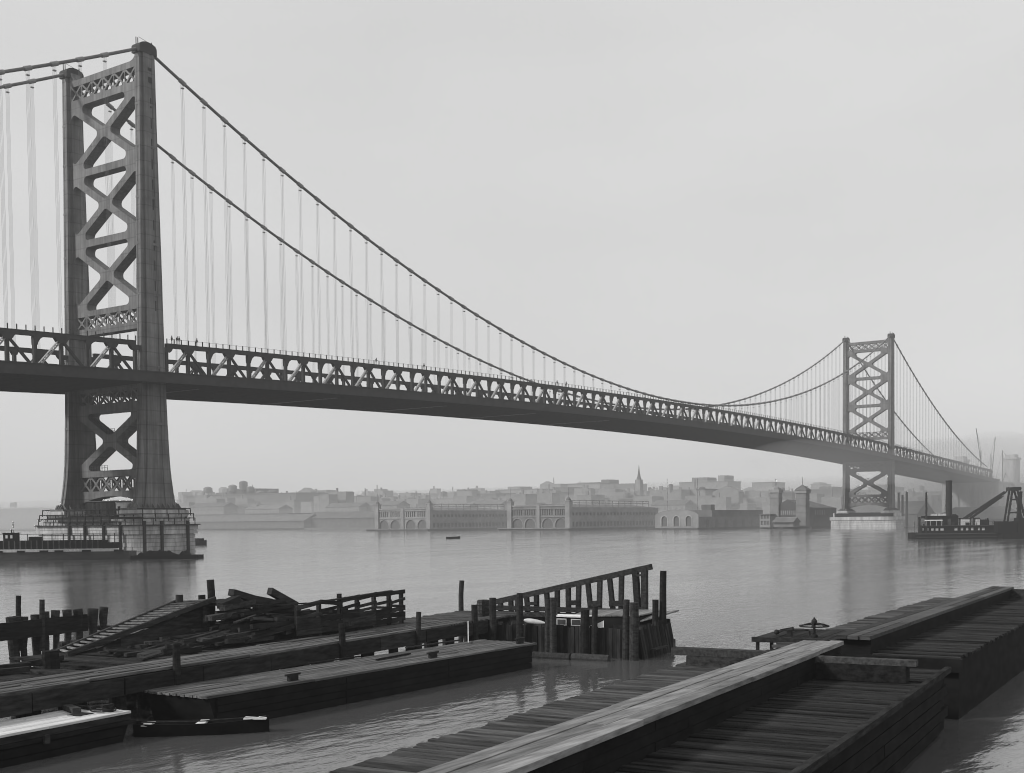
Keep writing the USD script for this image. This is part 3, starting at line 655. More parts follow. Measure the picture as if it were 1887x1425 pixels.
# ferry shed with a pale ridge before the towers, small two storey house
X = 548.0; a, b = atx(1424, 960, X), atx(1461, 960, X)
t = thing('slip_shed', 'low dark slip shed with a pale ridge line below the left square tower', 'shed')
zt, ze = atx(1440, 954, X)[2], atx(1440, 962, X)[2]; w = a[1] - b[1]
obj('wall', MB().box((X + 6, (a[1] + b[1]) / 2, ze / 2 + .6), (10, w, ze - 1)), M['brick_far'], t); obj('roof', MB().prism(Polygon([(-.8, ze - .2), (12.8, ze - .2), (6, zt)]), (X, a[1] + .5, 0), Xv, Zv, EY, w + 1), M['roof_far'], t); obj('ridge', MB().box((X + 6, (a[1] + b[1]) / 2, zt), (.7, w + 1, .5)), M['trim_far'], t)
X = 556.0; a, b = atx(1400, 960, X), atx(1419, 960, X); w = a[1] - b[1]
t = thing('quay_house', 'small pale two-storey house beside the left square tower', 'house'); zt = atx(1410, 949, X)[2]
hs = [sbox(w * (.12 + .3 * i), z, w * (.12 + .3 * i) + 1.6, z + 2.6) for i in range(3) for z in (2.4, 6.4)]
pane_wall(t, 'wall', (X, a[1], 0), EY, Zv, Xv, sbox(0, 1, w, zt), M['trim_far'], hs, True)
obj('body', MB().box((X + 5, (a[1] + b[1]) / 2, zt / 2), (8.8, w - .1, zt - 1)), M['brick_far'], t); obj('roof', MB().box((X + 4.6, (a[1] + b[1]) / 2, zt + .3), (10.4, w + .8, .6)), M['roof_far'], t)

def slab_building(name, lab, cat, X, p0, p1, yt, depth, m='brick_far', yb=None, extra=(), group=None, roof='flat'):
    """a far building between two sight lines on the plane x = X, its top at the height seen there"""
    t = thing(name, lab, cat, group)
    a, b = atx(p0, 950, X)[1], atx(p1, 950, X)[1]; H = atx((p0 + p1) / 2, yt, X)[2]; w = a - b
    obj('wall', MB().box((X + depth / 2, (a + b) / 2, H / 2), (depth, w, H)), M[m], t)
    if roof == 'flat': obj('parapet', MB().box((X + depth / 2, (a + b) / 2, H + .5), (depth + 1, w + 1.0, 1.4)), M['roof_far'], t)
    else: obj('roof', MB().prism(Polygon([(-1, H), (depth + 1, H), (depth / 2, H + depth * .22)]), (X, a + .4, 0), Xv, Zv, EY, w + .8), M['roof_far'], t)
    for kind, q0, q1, y2 in extra:
        c, d = atx(q0, 940, X + 6)[1], atx(q1, 940, X + 6)[1]; h2 = atx((q0 + q1) / 2, y2, X + 6)[2]
        if kind == 'tank':
            r = (c - d) / 2; z0 = H + (h2 - H) * .35; mb = MB().lathe([(r, z0), (r, h2 - r * .35), (r * .6, h2 - r * .1), (.1, h2)], (X + 6 + r, (c + d) / 2, 0), 12)
            for s1 in (-.6, .6):
                for s2 in (-.6, .6): mb.bar((X + 6 + r + s1 * r, (c + d) / 2 + s2 * r, H), (X + 6 + r + s1 * r, (c + d) / 2 + s2 * r, z0), .5, .5)
            obj('roof_tank', mb, M['roof_far'], t)
        elif kind == 'stack': obj('chimney', MB().lathe([((c - d) / 2, H - 1), ((c - d) / 2 * .75, h2 - 1), ((c - d) / 2 * .95, h2)], (X + 8, (c + d) / 2, 0), 10), M['brick_far'], t)
        else: obj('penthouse', MB().box((X + depth / 2 + 3, (c + d) / 2, (H + h2) / 2), (depth * .7, c - d, h2 - H)), M[m], t)
    rows = max(0, min(5, int(H / 7)))
    n = int(w / 6)
    if X < 1300 and rows and n > 1:
        mb = MB()
        for i in range(n):
            for r in range(rows): mb.box((X - .04, a - w * (i + .5) / n, H * (r + .6) / rows * .94), (.12, w / n * .42, H / rows * .4))
        obj('window_rows', mb, M['far_glass'], t, kind='stuff')
    return t
SB = slab_building
SB('quay_shed', 'long low dark quay shed at the water left of the terminals', 'shed', 690, 336, 560, 961, 30, 'wall_dark', roof='gable')
SB('quay_shed', 'second low quay shed, running up to the left terminal', 'shed', 700, 560, 690, 955, 30, 'wall_dark', roof='gable')
SB('quay_shed', 'pale low warehouse behind the long dark quay shed', 'warehouse', 760, 352, 530, 949, 40, 'brick_far')
SB('quay_shed', 'small light-roofed shed between the two terminals', 'shed', 690, 880, 936, 956, 24, 'brick_far', roof='gable')
SB('quay_shed', 'low dark shed at the water directly left of the ferry slip', 'shed', 640, 1290, 1400, 953, 30, 'wall_dark')
SB('quay_shed', 'dark shed at the water beneath the far tower bracing', 'shed', 640, 1545, 1690, 948, 40, 'wall_dark', roof='gable')
SB('refinery', 'big flat-topped refinery block with round water tanks on its roof', 'factory', 1150, 344, 546, 912, 70, 'wall_dark', extra=[('tank', 372, 383, 897), ('house', 391, 410, 908), ('house', 412, 466, 901), ('tank', 418, 429, 893), ('tank', 438, 449, 886), ('tank', 452, 462, 896), ('tank', 469, 480, 904), ('tank', 489, 503, 902), ('stack', 526, 529, 905)])
SB('refinery', 'lower factory wing right of the tank-topped refinery', 'factory', 1180, 547, 594, 921, 60, 'wall_dark', extra=[('tank', 559, 565, 916)])
SB('warehouse', 'low hazy warehouse with two short chimneys left of the first terminal', 'warehouse', 1250, 596, 694, 930, 60, 'brick_far', extra=[('stack', 638, 645, 913), ('stack', 656, 665, 912), ('house', 608, 626, 925)])
city = [('hazy flat roof seen just over the left terminal', 700, 760, 926, 1200, []), ('pale block with a tall roof tank between the terminals', 800, 836, 920, 1250, [('tank', 808, 819, 905)]),
    ('stepped hazy block with a square stair head between the terminals', 838, 915, 911, 1300, [('house', 839, 853, 902), ('stack', 893, 897, 904)]),
    ('broad pale block above the left turret of the wide terminal', 914, 990, 903, 1400, [('house', 933, 955, 897)]), ('lower hazy block above the middle of the wide terminal', 989, 1020, 908, 1300, []),
    ('narrow tall block above the right turret of the wide terminal', 1019, 1047, 899, 1450, []), ('large pale office block left of the church steeple', 1046, 1106, 892, 1700, [('house', 1062, 1100, 889)]),
    ('highest hazy office block just left of the church steeple', 1104, 1168, 893, 1750, [('house', 1106, 1121, 884), ('tank', 1148, 1156, 909)]), ('domed block below the church steeple', 1140, 1166, 920, 1050, [('tank', 1146, 1158, 907)]),
    ('low block right of the church steeple', 1180, 1222, 906, 1300, [('tank', 1193, 1199, 898)]), ('warehouse carrying a tall water tank above the ferry pier', 1224, 1256, 909, 1200, [('tank', 1231, 1238, 892)]),
    ('huge pale block with a raised centre above the ferry pier', 1252, 1341, 889, 1600, [('house', 1273, 1301, 880), ('house', 1321, 1333, 876)]), ('small dark gabled block before the huge pale one', 1284, 1300, 903, 1000, [('tank', 1286, 1297, 897)]),
    ('mid-height block left of the square towers', 1334, 1384, 912, 1150, [('house', 1370, 1380, 905)]), ('pale tall block close behind the left square tower', 1386, 1424, 890, 1650, []),
    ('tank-topped block between the two square towers', 1430, 1460, 908, 1050, [('tank', 1434, 1444, 898), ('stack', 1457, 1460, 901)]), ('hazy block right of the pointed square tower', 1490, 1552, 903, 1250, [('house', 1507, 1531, 897)]),
    ('pale distant tower block over the pointed pier tower', 1494, 1512, 893, 1800, [('house', 1497, 1508, 889)]), ('block seen through the bracing of the far tower', 1556, 1600, 905, 1300, []),
    ('second block seen through the far tower, right half', 1600, 1645, 899, 1500, [('house', 1612, 1630, 893)]), ('terraced roofs right of the far tower', 1655, 1702, 922, 1100, [('tank', 1680, 1686, 905)]),
    ('pale block beneath the side span of the bridge', 1686, 1732, 908, 1500, [('tank', 1693, 1702, 895)]), ('low skyline block left of the near tower', 0, 66, 938, 1800, [('tank', 17, 22, 926), ('tank', 25, 28, 925)]),
    ('lower skyline block against the near tower', 64, 112, 942, 1700, [('tank', 71, 76, 935)]), ('thin pale spire-roofed hall left of the refinery', 336, 348, 930, 1400, [])]
for lab, p0, p1, yt, X_, ex in city: SB('city_block', lab, 'building', X_, p0, p1, yt, 50, 'brick_far' if 'pale' in lab else 'wall_dark', extra=ex, group='hazy city blocks across the river')
rng = random.Random(11)
for k, (p0, where) in enumerate([(350, 'below the refinery'), (452, 'below the tallest refinery tank'), (600, 'left of the two short chimneys'), (670, 'right of the two short chimneys'), (800, 'just right of the left terminal'), (860, 'midway between the terminals'), (1200, 'right behind the ferry pier pediment'), (1346, 'behind the ferry pier shed'), (1392, 'left of the square towers')]):
    SB('row_house', 'row of low roofs ' + where, 'houses', 880 + 15 * k, p0, p0 + 62, 934 + rng.uniform(-4, 5), 24, 'brick_far', roof='gable', group='low roofs behind the quay', extra=[('house', p0 + 8, p0 + 20, 929 + rng.uniform(0, 3))])
rs = MB(); rng = random.Random(77)
for k in range(420):
    px = rng.uniform(330, 1735); X_ = rng.uniform(950, 2000); yt = rng.gauss(918, 7) - (10 if 1000 < px < 1340 else 0) + (X_ - 1400) * -.006; yt = max(yt, 892)
    p = atx(px, yt, X_); w_, d_ = rng.uniform(8, 34), rng.uniform(10, 30); H = max(6.0, p[2])
    rs.box((X_ + d_ / 2, p[1], H / 2), (d_, w_, H))
    u_ = rng.random()
    if u_ < .12: rs.prism(Polygon([(-.5, 0), (w_ + .5, 0), (w_ / 2, w_ * .22)]), (X_, p[1] + w_ / 2, H), EY, Zv, Xv, d_)
    elif u_ < .5: rs.box((X_ + 3, p[1] + rng.uniform(-.3, .3) * w_, H + 2.5), (2.2, rng.uniform(1.5, 5), 5))
    elif u_ < .62: rs.lathe([(.9, H), (.7, H + rng.uniform(7, 15))], (X_ + 3, p[1], 0), 6)
solo('roofscape', rs, M['brick_far'], 'hazy mass of small roofs and chimneys filling the far city', 'roofs', kind='stuff')
# church steeple
X = 1150.0; t = thing('church', 'slim pointed church steeple, the tallest point of the hazy skyline', 'church')
cy = atx(1174.5, 900, X)[1]; z1, z2, z3 = atx(1174, 905, X)[2], atx(1174, 884, X)[2], atx(1174, 857, X)[2]; hw = (atx(1169, 900, X)[1] - atx(1180, 900, X)[1]) / 2
tb = sub('tower', t); obj('shaft', MB().box((X + hw, cy, z1 / 2), (2 * hw, 2 * hw, z1)), M['brick_far'], tb); obj('belfry', MB().box((X + hw, cy, (z1 + z2) / 2), (1.7 * hw, 1.7 * hw, z2 - z1)).box((X + hw, cy, z1), (2.3 * hw, 2.3 * hw, 1.2)), M['trim_far'], tb)
obj('spire', MB().lathe([(hw * .85, z2), (hw * .5, z2 + (z3 - z2) * .22), (hw * .35, z2 + (z3 - z2) * .4), (.12, z3)], (X + hw, cy, 0), 8), M['roof_far'], tb)
obj('nave', MB().box((X + 30, cy, z1 * .22), (50, 20, z1 * .44)), M['brick_far'], t)
# shed with hipped roof behind the dredger
X = 640.0; a, b = atx(1712, 960, X)[1], atx(1856, 960, X)[1]; ze, zr = atx(1750, 957, X)[2], atx(1770, 934.5, X)[2]
t = thing('hip_roof_shed', 'large dark hip-roofed pier shed behind the dredger', 'shed')
obj('wall', MB().box((X + 26, (a + b) / 2, ze / 2), (50, a - b, ze)), M['wall_dark'], t)
w = a - b; obj('roof', MB().add([[X, a + 1, ze], [X + 52, a + 1, ze], [X + 52, b - 1, ze], [X, b - 1, ze], [X + 26, a - w * .2, zr], [X + 26, b + w * .1, zr]], [[0, 1, 4], [1, 2, 5], [1, 5, 4], [2, 3, 5], [3, 0, 4], [3, 4, 5], [0, 2, 1], [0, 3, 2]]), M['roof_far'], t)
for (px, yt, lab) in ((1656, 908, 'left one of the thin chimneys right of the far tower'), (1663, 912, 'middle one of the thin chimneys right of the far tower'), (1671, 906, 'right one of the thin chimneys right of the far tower')):
    P = atx(px, 940, 600); solo('smokestack', MB().lathe([(.9, 0), (.7, atx(px, yt, 600)[2])], (600, P[1], 0), 8), M['iron'], lab, 'chimney', 'thin chimneys on the far quay')

qs = trimesh.creation.icosphere(3, 1.0); qv = qs.vertices * np.array([150.0, 75.0, 42.0]); qv *= (1 + .12 * np.sin(qs.vertices[:, :1] * 5) * np.cos(qs.vertices[:, 1:2] * 4)); qv[:, 2] = np.maximum(qv[:, 2] + 22, .3)
solo('quay_smoke', MB().add(qv + np.array([690, -28, 0]), qs.faces), usdkit.material(stage, '/World/Looks/quay_smoke_air', {'v': ('principled_volume', {'color': (0.6, 0.6, 0.6), 'density': 0.0032, 'anisotropy': 0.0})}, [], volume='v.volume'), 'murky smoke hanging round the far landing of the bridge', 'smoke', kind='stuff', smooth=True)

# ------------------------------------------------------------------ dredger, barges and boats on the river
class Fr:                                        # a frame at o: s along u, d away, z up
    def __init__(f, o, u): f.o = np.array([o[0], o[1], 0.0]); f.u = np.array([*u, 0.0]) / np.linalg.norm(u); f.v = np.array([-f.u[1], f.u[0], 0]); f.rz = math.atan2(f.u[1], f.u[0])
    def p(f, s, d, z): return f.o + f.u * s + f.v * d + np.array([0, 0, z])
    def box(f, mb, s0, s1, d0, d1, z0, z1): return mb.box(f.p((s0 + s1) / 2, (d0 + d1) / 2, (z0 + z1) / 2), (s1 - s0, d1 - d0, z1 - z0), f.rz)
fr = Fr((204.4, -126.5), (RT * .985 - FW * .17)[:2]); fr.v = -fr.v if np.dot(fr.v, np.array([388, 117, 0])) < 0 else fr.v
k_ = 1 / 5.84; sp = lambda px: (px - 1690) * k_; zp = lambda y: (994 - y) * k_
t = thing('dredger', 'dark steam dredger with tall black funnel and raised ladder boom', 'dredger')
hp = [fr.p(s, d, 0) for s, d in ((-.6, 1.6), (.3, .2), (31, 0), (31, 11), (.3, 11), (-.6, 9.6))]
obj('hull', MB().loft([[q + (0, 0, -.8) for q in hp], [q + (0, 0, 2.0) for q in hp]]).add([q + (0, 0, 2.0) for q in hp], [[0, i, i + 1] for i in range(1, 5)]), M['hull'], t)
obj('rubbing_strake', fr.box(fr.box(MB(), .4, 30.8, -.14, 0, 1.5, 1.8), .4, 30.8, -.12, 0, .5, .7), M['hull_grey'], t)
obj('deckhouse', fr.box(MB(), sp(1705), sp(1832), 2, 9, 2.0, 4.05), M['hull'], t)
for a_, b_ in ((1706, 1709), (1713, 1717), (1721.5, 1726), (1729.5, 1734.5), (1738, 1744), (1763, 1768), (1774, 1778), (1783, 1787), (1792, 1796), (1804, 1807), (1811, 1816)):
    obj('window', fr.box(MB(), sp(a_), sp(b_), 1.94, 2.0, 2.65, 3.45), M['canvas'], t)
obj('upper_deck', fr.box(MB(), sp(1703), sp(1834), 1.2, 9.6, 4.07, 4.25), M['hull_grey'], t)
uh = fr.box(MB(), sp(1742), sp(1770), 2.6, 8, 4.26, 7.3); fr.box(uh, sp(1709), sp(1768), 2.6, 8.2, 6.5, 7.3); fr.box(uh, sp(1716), sp(1742), 5.4, 8, 4.26, 6.5)
obj('upper_house', uh, M['hull'], t)
obj('awning', fr.box(MB(), sp(1711), sp(1741), 1.2, 2.6, 5.75, 6.05), M['white'], t)
for q in (1712, 1720, 1730, 1740): obj('awning_post', MB().bar(fr.p(sp(q), 1.3, 4.26), fr.p(sp(q), 1.3, 5.75), .1, .1), M['canvas'], t)
rng = random.Random(3); x = 1720.0
while x < 1748:                                  # the row of worn roof letters, too small to read
    w = rng.choice((1.3, 1.6, 1.9)); obj('sign_letter', fr.box(MB(), sp(x), sp(x + w), 2.5, 2.6, 7.3, 7.95), M['canvas'], t); x += w + (1.8 if 1729 < x < 1731 else .5)
obj('funnel', MB().lathe([(.98, 0), (.95, 8), (.93, 11.2), (1.03, 11.3), (1.03, 11.7)], fr.p(sp(1756), 5, 6.8), 16), M['iron'], t, smooth=40)
fs = []
for i, (px, py, dd, r) in enumerate(((1756, 887, 5, .9), (1748, 880, 8, 2.0), (1730, 871, 14, 3.4), (1700, 860, 24, 5.0), (1660, 850, 38, 6.6), (1615, 846, 52, 8.2), (1570, 838, 66, 9.0), (1520, 828, 80, 9.0), (1470, 818, 95, 7.5), (1425, 808, 108, 4.5), (1400, 803, 115, 1.0))): fs.append((fr.p(sp(px) * (1 + dd / 385.0) if False else sp(px), dd, zp(py)), r))
fm = MB().tube([p for p, r in fs], [r for p, r in fs], 16); fv, ff = fm.mesh()
solo('funnel_smoke', (fv, ff), usdkit.material(stage, '/World/Looks/funnel_smoke_air', {'v': ('principled_volume', {'color': (0.9, 0.9, 0.9), 'density': 0.006, 'anisotropy': 0.0})}, [], volume='v.volume'), 'thin plume of smoke drifting left from the dredger funnel under the bridge', 'smoke', kind='stuff', smooth=True)
obj('mast', MB().tube([fr.p(sp(1713), 2, 2), fr.p(sp(1713), 2, 14.8)], [.38, .26], 8), M['iron'], t)
obj('spud', MB().tube([fr.p(sp(1700), 1.2, 0), fr.p(sp(1700), 1.2, 7)], .4, 8), M['iron'], t); obj('flag_pole', MB().bar(fr.p(sp(1692.5), 2.4, 2), fr.p(sp(1692.5), 2.4, 5.6), .08, .08), M['iron'], t)
obj('winch', MB().tube([fr.p(sp(1764), 3, 6.9), fr.p(sp(1764), 6, 6.9)], .9, 14), M['iron'], t)
bm = MB()
for dd in (3.2, 6.4):
    bm.bar(fr.p(sp(1783), dd, zp(957)), fr.p(sp(1856), dd, zp(908)), .3, .5); bm.bar(fr.p(sp(1792), dd, zp(958)), fr.p(sp(1850), dd, zp(916)), .25, .35)
    for i in range(9): f0 = i / 9; bm.bar(fr.p(sp(1785 + 68 * f0), dd, zp(956 - 46 * f0)), fr.p(sp(1792 + 60 * f0), dd, zp(957.5 - 43 * f0)), .14, .14)
obj('ladder_boom', bm, M['iron'], t)
obj('control_house', fr.box(MB(), sp(1775), sp(1790), 2.4, 6, 4.26, 6.3), M['canvas'], t); obj('control_roof', fr.box(MB(), sp(1774), sp(1808), 2.2, 6.2, 6.3, 6.55), M['hull'], t)
obj('control_house', fr.box(MB(), sp(1800), sp(1808), 2.4, 6, 4.26, 6.3), M['canvas'], t); obj('boiler_house', fr.box(MB(), sp(1810), sp(1824), 2.4, 7, 4.26, 5.9), M['hull'], t)
for q in (1791, 1797): obj('post', MB().bar(fr.p(sp(q), 2.4, 4.2), fr.p(sp(q), 2.4, 7.5), .25, .25), M['iron'], t)
for k in range(26):
    q_ = rng.uniform(1704, 1836); d_ = rng.uniform(1.4, 7); hgt = rng.uniform(.5, 2.3); wd_ = rng.choice((.12, .14, .5, .9))
    obj('deck_gear', fr.box(MB(), sp(q_), sp(q_) + wd_, d_, d_ + wd_, 4.26, 4.26 + hgt), M[rng.choice(('iron', 'iron', 'hull', 'hull_grey'))], t)
for k in range(14): obj('deck_rail_post', fr.box(MB(), sp(1704 + 9.6 * k), sp(1704 + 9.6 * k) + .1, 1.25, 1.35, 4.26, 5.3), M['iron'], t)
obj('deck_rail', MB().bar(fr.p(sp(1704), 1.3, 5.3), fr.p(sp(1829), 1.3, 5.3), .08, .08), M['iron'], t)
t = thing('digger_barge', 'dark digger barge with a tall A-frame tower at the right edge', 'barge'); f2 = Fr(fr.p(sp(1836), -7, 0), fr.u[:2]); f2.v = fr.v
obj('hull', f2.box(MB(), 0, 26, 0, 9, -.8, 1.9), M['hull'], t)
for s0, s1 in ((1.4, 3.4), (8.2, 4.6)):
    for d in (2.4, 6.6): obj('frame_leg', MB().bar(f2.p(s0, d, 1.9), f2.p(s1, d, 15.5), .55, .55), M['iron'], t)
for s0, s1, z in ((2.2, 6.4, 8), (1.8, 7.2, 5), (2.8, 5.4, 12)): obj('frame_tie', MB().bar(f2.p(s0, 2.3, z), f2.p(s1, 2.3, z + .2), .3, .4), M['iron'], t)
obj('machine_house', f2.box(f2.box(MB(), -1, 4.5, 2, 7.6, 1.9, 5.4), 5, 22, 1.6, 8, 1.9, 6.4), M['hull'], t)
obj('head_block', f2.box(MB(), 2.4, 5.8, 2, 7, 14.8, 15.9), M['iron'], t); obj('rear_mast', MB().bar(f2.p(5.6, 4.5, 6.4), f2.p(6.0, 4.5, 14.6), 1.5, 1.0), M['iron'], t)

# long company barge moored before the near pier
fb = Fr((-36.3, -8.9), (17.2, -22.2)); fb.v = -fb.v if np.dot(fb.v, np.array([147, 235, 0])) < 0 else fb.v
q = 1 / 8.79; t = thing('freight_barge', 'long dark freight barge with a pale lettered stripe before the near pier', 'barge')
obj('hull', fb.box(MB(), -9, 26.8, 0, 6, -.6, 1.75), M['hull_grey'], t)
obj('deck_stripe', fb.box(MB(), -9, 24.5, -.1, .2, 1.76, 2.35), M['canvas'], t)
obj('cargo_wall', fb.box(fb.box(MB(), -9, 21, .4, 5.4, 2.36, 4.15), 21, 23.6, .8, 5, 2.36, 3.6), M['hull'], t)
for k in range(26): obj('wall_rib', fb.box(MB(), -8.6 + k * 1.15, -8.42 + k * 1.15, .25, .4, 2.36, 4.15), M['wall_dark'], t)
for s0, s1 in ((32, 46), (73, 88), (100, 116), (150, 166), (208, 226), (-5, 6)): obj('fender_pad', fb.box(MB(), s0 * q, s1 * q, -.25, -.1, 1.7, 2.1), M['hull'], t)
import meshkit
for word, s0, s1 in (('READING', 49, 72), ('COMPANY', 120, 145)):
    tx = meshkit.text_mesh(word, .55, .03, True); wd = tx.bounds[1][0]; sx = (s1 - s0) * q / wd; v = tx.vertices
    obj('lettering', MB().add(np.array([fb.p(s0 * q + a_ * sx, -.13 - c_, 1.80 + b_) for a_, b_, c_ in v]), tx.faces), M['white'], t)
for px in (-40, -10, 27, 42, 70, 87, 108, 140, 163, 180, 202, 219): obj('rail_post', MB().bar(fb.p(px * q, 3, 4.1 if px < 200 else 3.5), fb.p(px * q, 3, 5.5), .12, .12), M['iron'], t)
obj('rail_rope', MB().bar(fb.p(-8, 3, 5.45), fb.p(219 * q, 3, 5.55), .1, .1), M['iron'], t)
cb = sub('cabin', t); obj('cabin_wall', fb.box(MB(), .2, 2.6, 1.6, 4.4, 4.15, 5.7), M['hull'], cb); obj('cabin_roof', fb.box(MB(), 0, 2.8, 1.4, 4.6, 5.7, 5.85), M['hull'], cb)
for s0 in (.7, 1.7): obj('cabin_window', fb.box(MB(), s0, s0 + .45, 1.55, 1.6, 4.7, 5.4), M['white'], cb)  # white panes stand for the light in the cabin windows
obj('stovepipe', MB().tube([fb.p(1.5, 3, 5.8), fb.p(1.5, 3, 6.6)], .12, 8), M['iron'], cb)
obj('hatch_house', fb.box(MB(), 48 * q, 65 * q, 1.6, 4.4, 4.15, 4.95), M['hull'], t); obj('flag_pole', MB().bar(fb.p(20 * q, 2, 4.1), fb.p(19 * q, 2, 8.2), .06, .06), M['iron'], t)
t = thing('work_float', 'low dark work float heaped with dark spoil at the near pier corner', 'float')
obj('deck', fb.box(fb.box(MB(), 27.2, 41.3, -.6, 5, -.5, .75), 36, 40.9, -.9, -.6, -.3, .9), M['hull'], t)
hb = trimesh.creation.icosphere(3, 1.0)
for s0, s1, h in ((27.8, 36.5, 1.05), (36.8, 39.2, 1.0)):
    v = hb.vertices * np.array([(s1 - s0) / 2, 2.0, h]); v[:, 2] *= 1 + .35 * (np.sin(v[:, 0] * 3.1) * np.cos(v[:, 1] * 2.3)); v = v[:, :]
    obj('spoil_heap', MB().add(np.array([fb.p((s0 + s1) / 2 + a_, 2.2 + b_, .6 + max(c_, -.2)) for a_, b_, c_ in v]), hb.faces), M['hull'], t)
def hull(mb, p0, p1, w, h, fr=.3, z0=-.3):
    """a small open boat hull from stern p0 to bow p1"""
    p0, p1 = np.array(p0, float), np.array(p1, float); u = p1 - p0; L = np.linalg.norm(u); u /= L; v = np.array([-u[1], u[0], 0]); rings = []
    for s_, wf, sh in ((0, .72, .12), (.15, .9, .05), (.4, 1, 0), (.65, .9, .05), (.85, .55, .16), (.97, .12, .3), (1, .03, .34)):
        c = p0 + u * L * s_; hw = w / 2 * wf; zt = h + sh * h
        rings.append([c + v * hw + (0, 0, zt), c + v * hw * .7 + (0, 0, z0), c - v * hw * .7 + (0, 0, z0), c - v * hw + (0, 0, zt), c - v * (hw - .08) + (0, 0, zt), c - v * hw * .62 + (0, 0, z0 + .25), c + v * hw * .62 + (0, 0, z0 + .25), c + v * (hw - .08) + (0, 0, zt)])
    mb.loft(rings)
    for i in (0, len(rings) - 1): mb.add(rings[i], [[0, k, k + 1] for k in range(1, 7)])
    return mb
A, B = atz(824, 993.4, 0), atz(848, 992.6, 0)
t = thing('rowing_boat', 'small dark open boat alone in mid river', 'boat'); obj('hull', hull(MB(), A, B, 1.6, .75), M['hull'], t); obj('thwart', MB().box((A + B) / 2 + (0, 0, .5), (.4, 1.3, .08), math.atan2((B - A)[1], (B - A)[0])).box((A * .7 + B * .3) + (0, 0, .5), (.4, 1.2, .08), math.atan2((B - A)[1], (B - A)[0])), M['hull'], t)
A = atz(330, 1004.5, 0); B = atz(381, 1004.5, 0)
t = thing('moored_lighter', 'dark lighter whose blunt bow shows right of the near pier', 'boat'); obj('hull', hull(MB(), A, B, 4.0, 1.3), M['hull'], t); obj('deckhouse', MB().box(A * .42 + B * .58 + (0, 0, 1.5), (6, 2.4, 1.6), math.atan2((B - A)[1], (B - A)[0])), M['hull'], t)

# ------------------------------------------------------------------ people on the footwalk of the near truss
def person(x, y, z, lab, pose):
    J = {'f1': (.12, .1, .06, .07), 'f2': (-.14, -.1, .06, .07), 'k1': (.10, .1, .5, .08), 'k2': (-.1, -.1, .5, .08), 'h1': (0, .1, .92, .11), 'h2': (0, -.1, .92, .11), 'w': (0, 0, 1.1, .16), 'c': (0, 0, 1.34, .18),
         's1': (0, .2, 1.42, .08), 's2': (0, -.2, 1.42, .08), 'n': (.01, 0, 1.52, .06), 'hd': (.03, 0, 1.68, .12), 'ht': (.02, 0, 1.79, .11), 'e1': (.05, .27, 1.14, .055), 'e2': (.05, -.27, 1.14, .055), 'a1': (.22, .24, .96, .05), 'a2': (.2, -.24, .96, .05)}
    if pose == 'lean': J['a1'] = (.45, .2, 1.1, .05); J['a2'] = (.45, -.2, 1.1, .05); J['hd'] = (.16, 0, 1.64, .12); J['ht'] = (.18, 0, 1.75, .11); J['c'] = (.1, 0, 1.32, .18)
    if pose == 'arm': J['e1'] = (.1, .38, 1.45, .055); J['a1'] = (.3, .5, 1.62, .05)
    bones = ['f1 k1', 'f2 k2', 'k1 h1', 'k2 h2', 'h1 h2', 'h1 w', 'h2 w', 'w c', 'c s1', 'c s2', 's1 s2', 'c n', 'n hd', 'hd ht', 's1 e1', 's2 e2', 'e1 a1', 'e2 a2']
    sp_ = {k: m3.Manifold.sphere(v[3], 12).translate(v[:3]) for k, v in J.items()}
    m = m3.Manifold()
    for b in bones: i, j = b.split(); m = m + m3.Manifold.batch_hull([sp_[i], sp_[j]])
    mm = m.to_mesh(); tm = trimesh.Trimesh(mm.vert_properties[:, :3], mm.tri_verts)
    solo('person', MB().add(tm.vertices * 1.04 + np.array([x, y, z]), tm.faces), M['cloth'], lab, 'person', 'workers on the footwalk of the near truss', smooth=60)
for px, lab, pose in ((318.5, 'person in dark clothes standing alone nearest the tower on the truss footwalk', 'stand'), (328, 'left person of the close pair on the truss footwalk', 'lean'), (332, 'right person of the close pair on the truss footwalk', 'stand'),
                      (364.5, 'person standing by the rail right of the close pair', 'arm'), (694, 'person leaning forward on the footwalk below mid near cable', 'lean'), (782, 'person on the footwalk right of the leaning one', 'stand'), (1027, 'person on the footwalk where the far cable dips behind it', 'stand'), (1044, 'person farthest along the footwalk', 'arm')):
    x = aty(px, 700, -W)[0]; person(x, -W + .1, T(x) + .02, lab, pose)

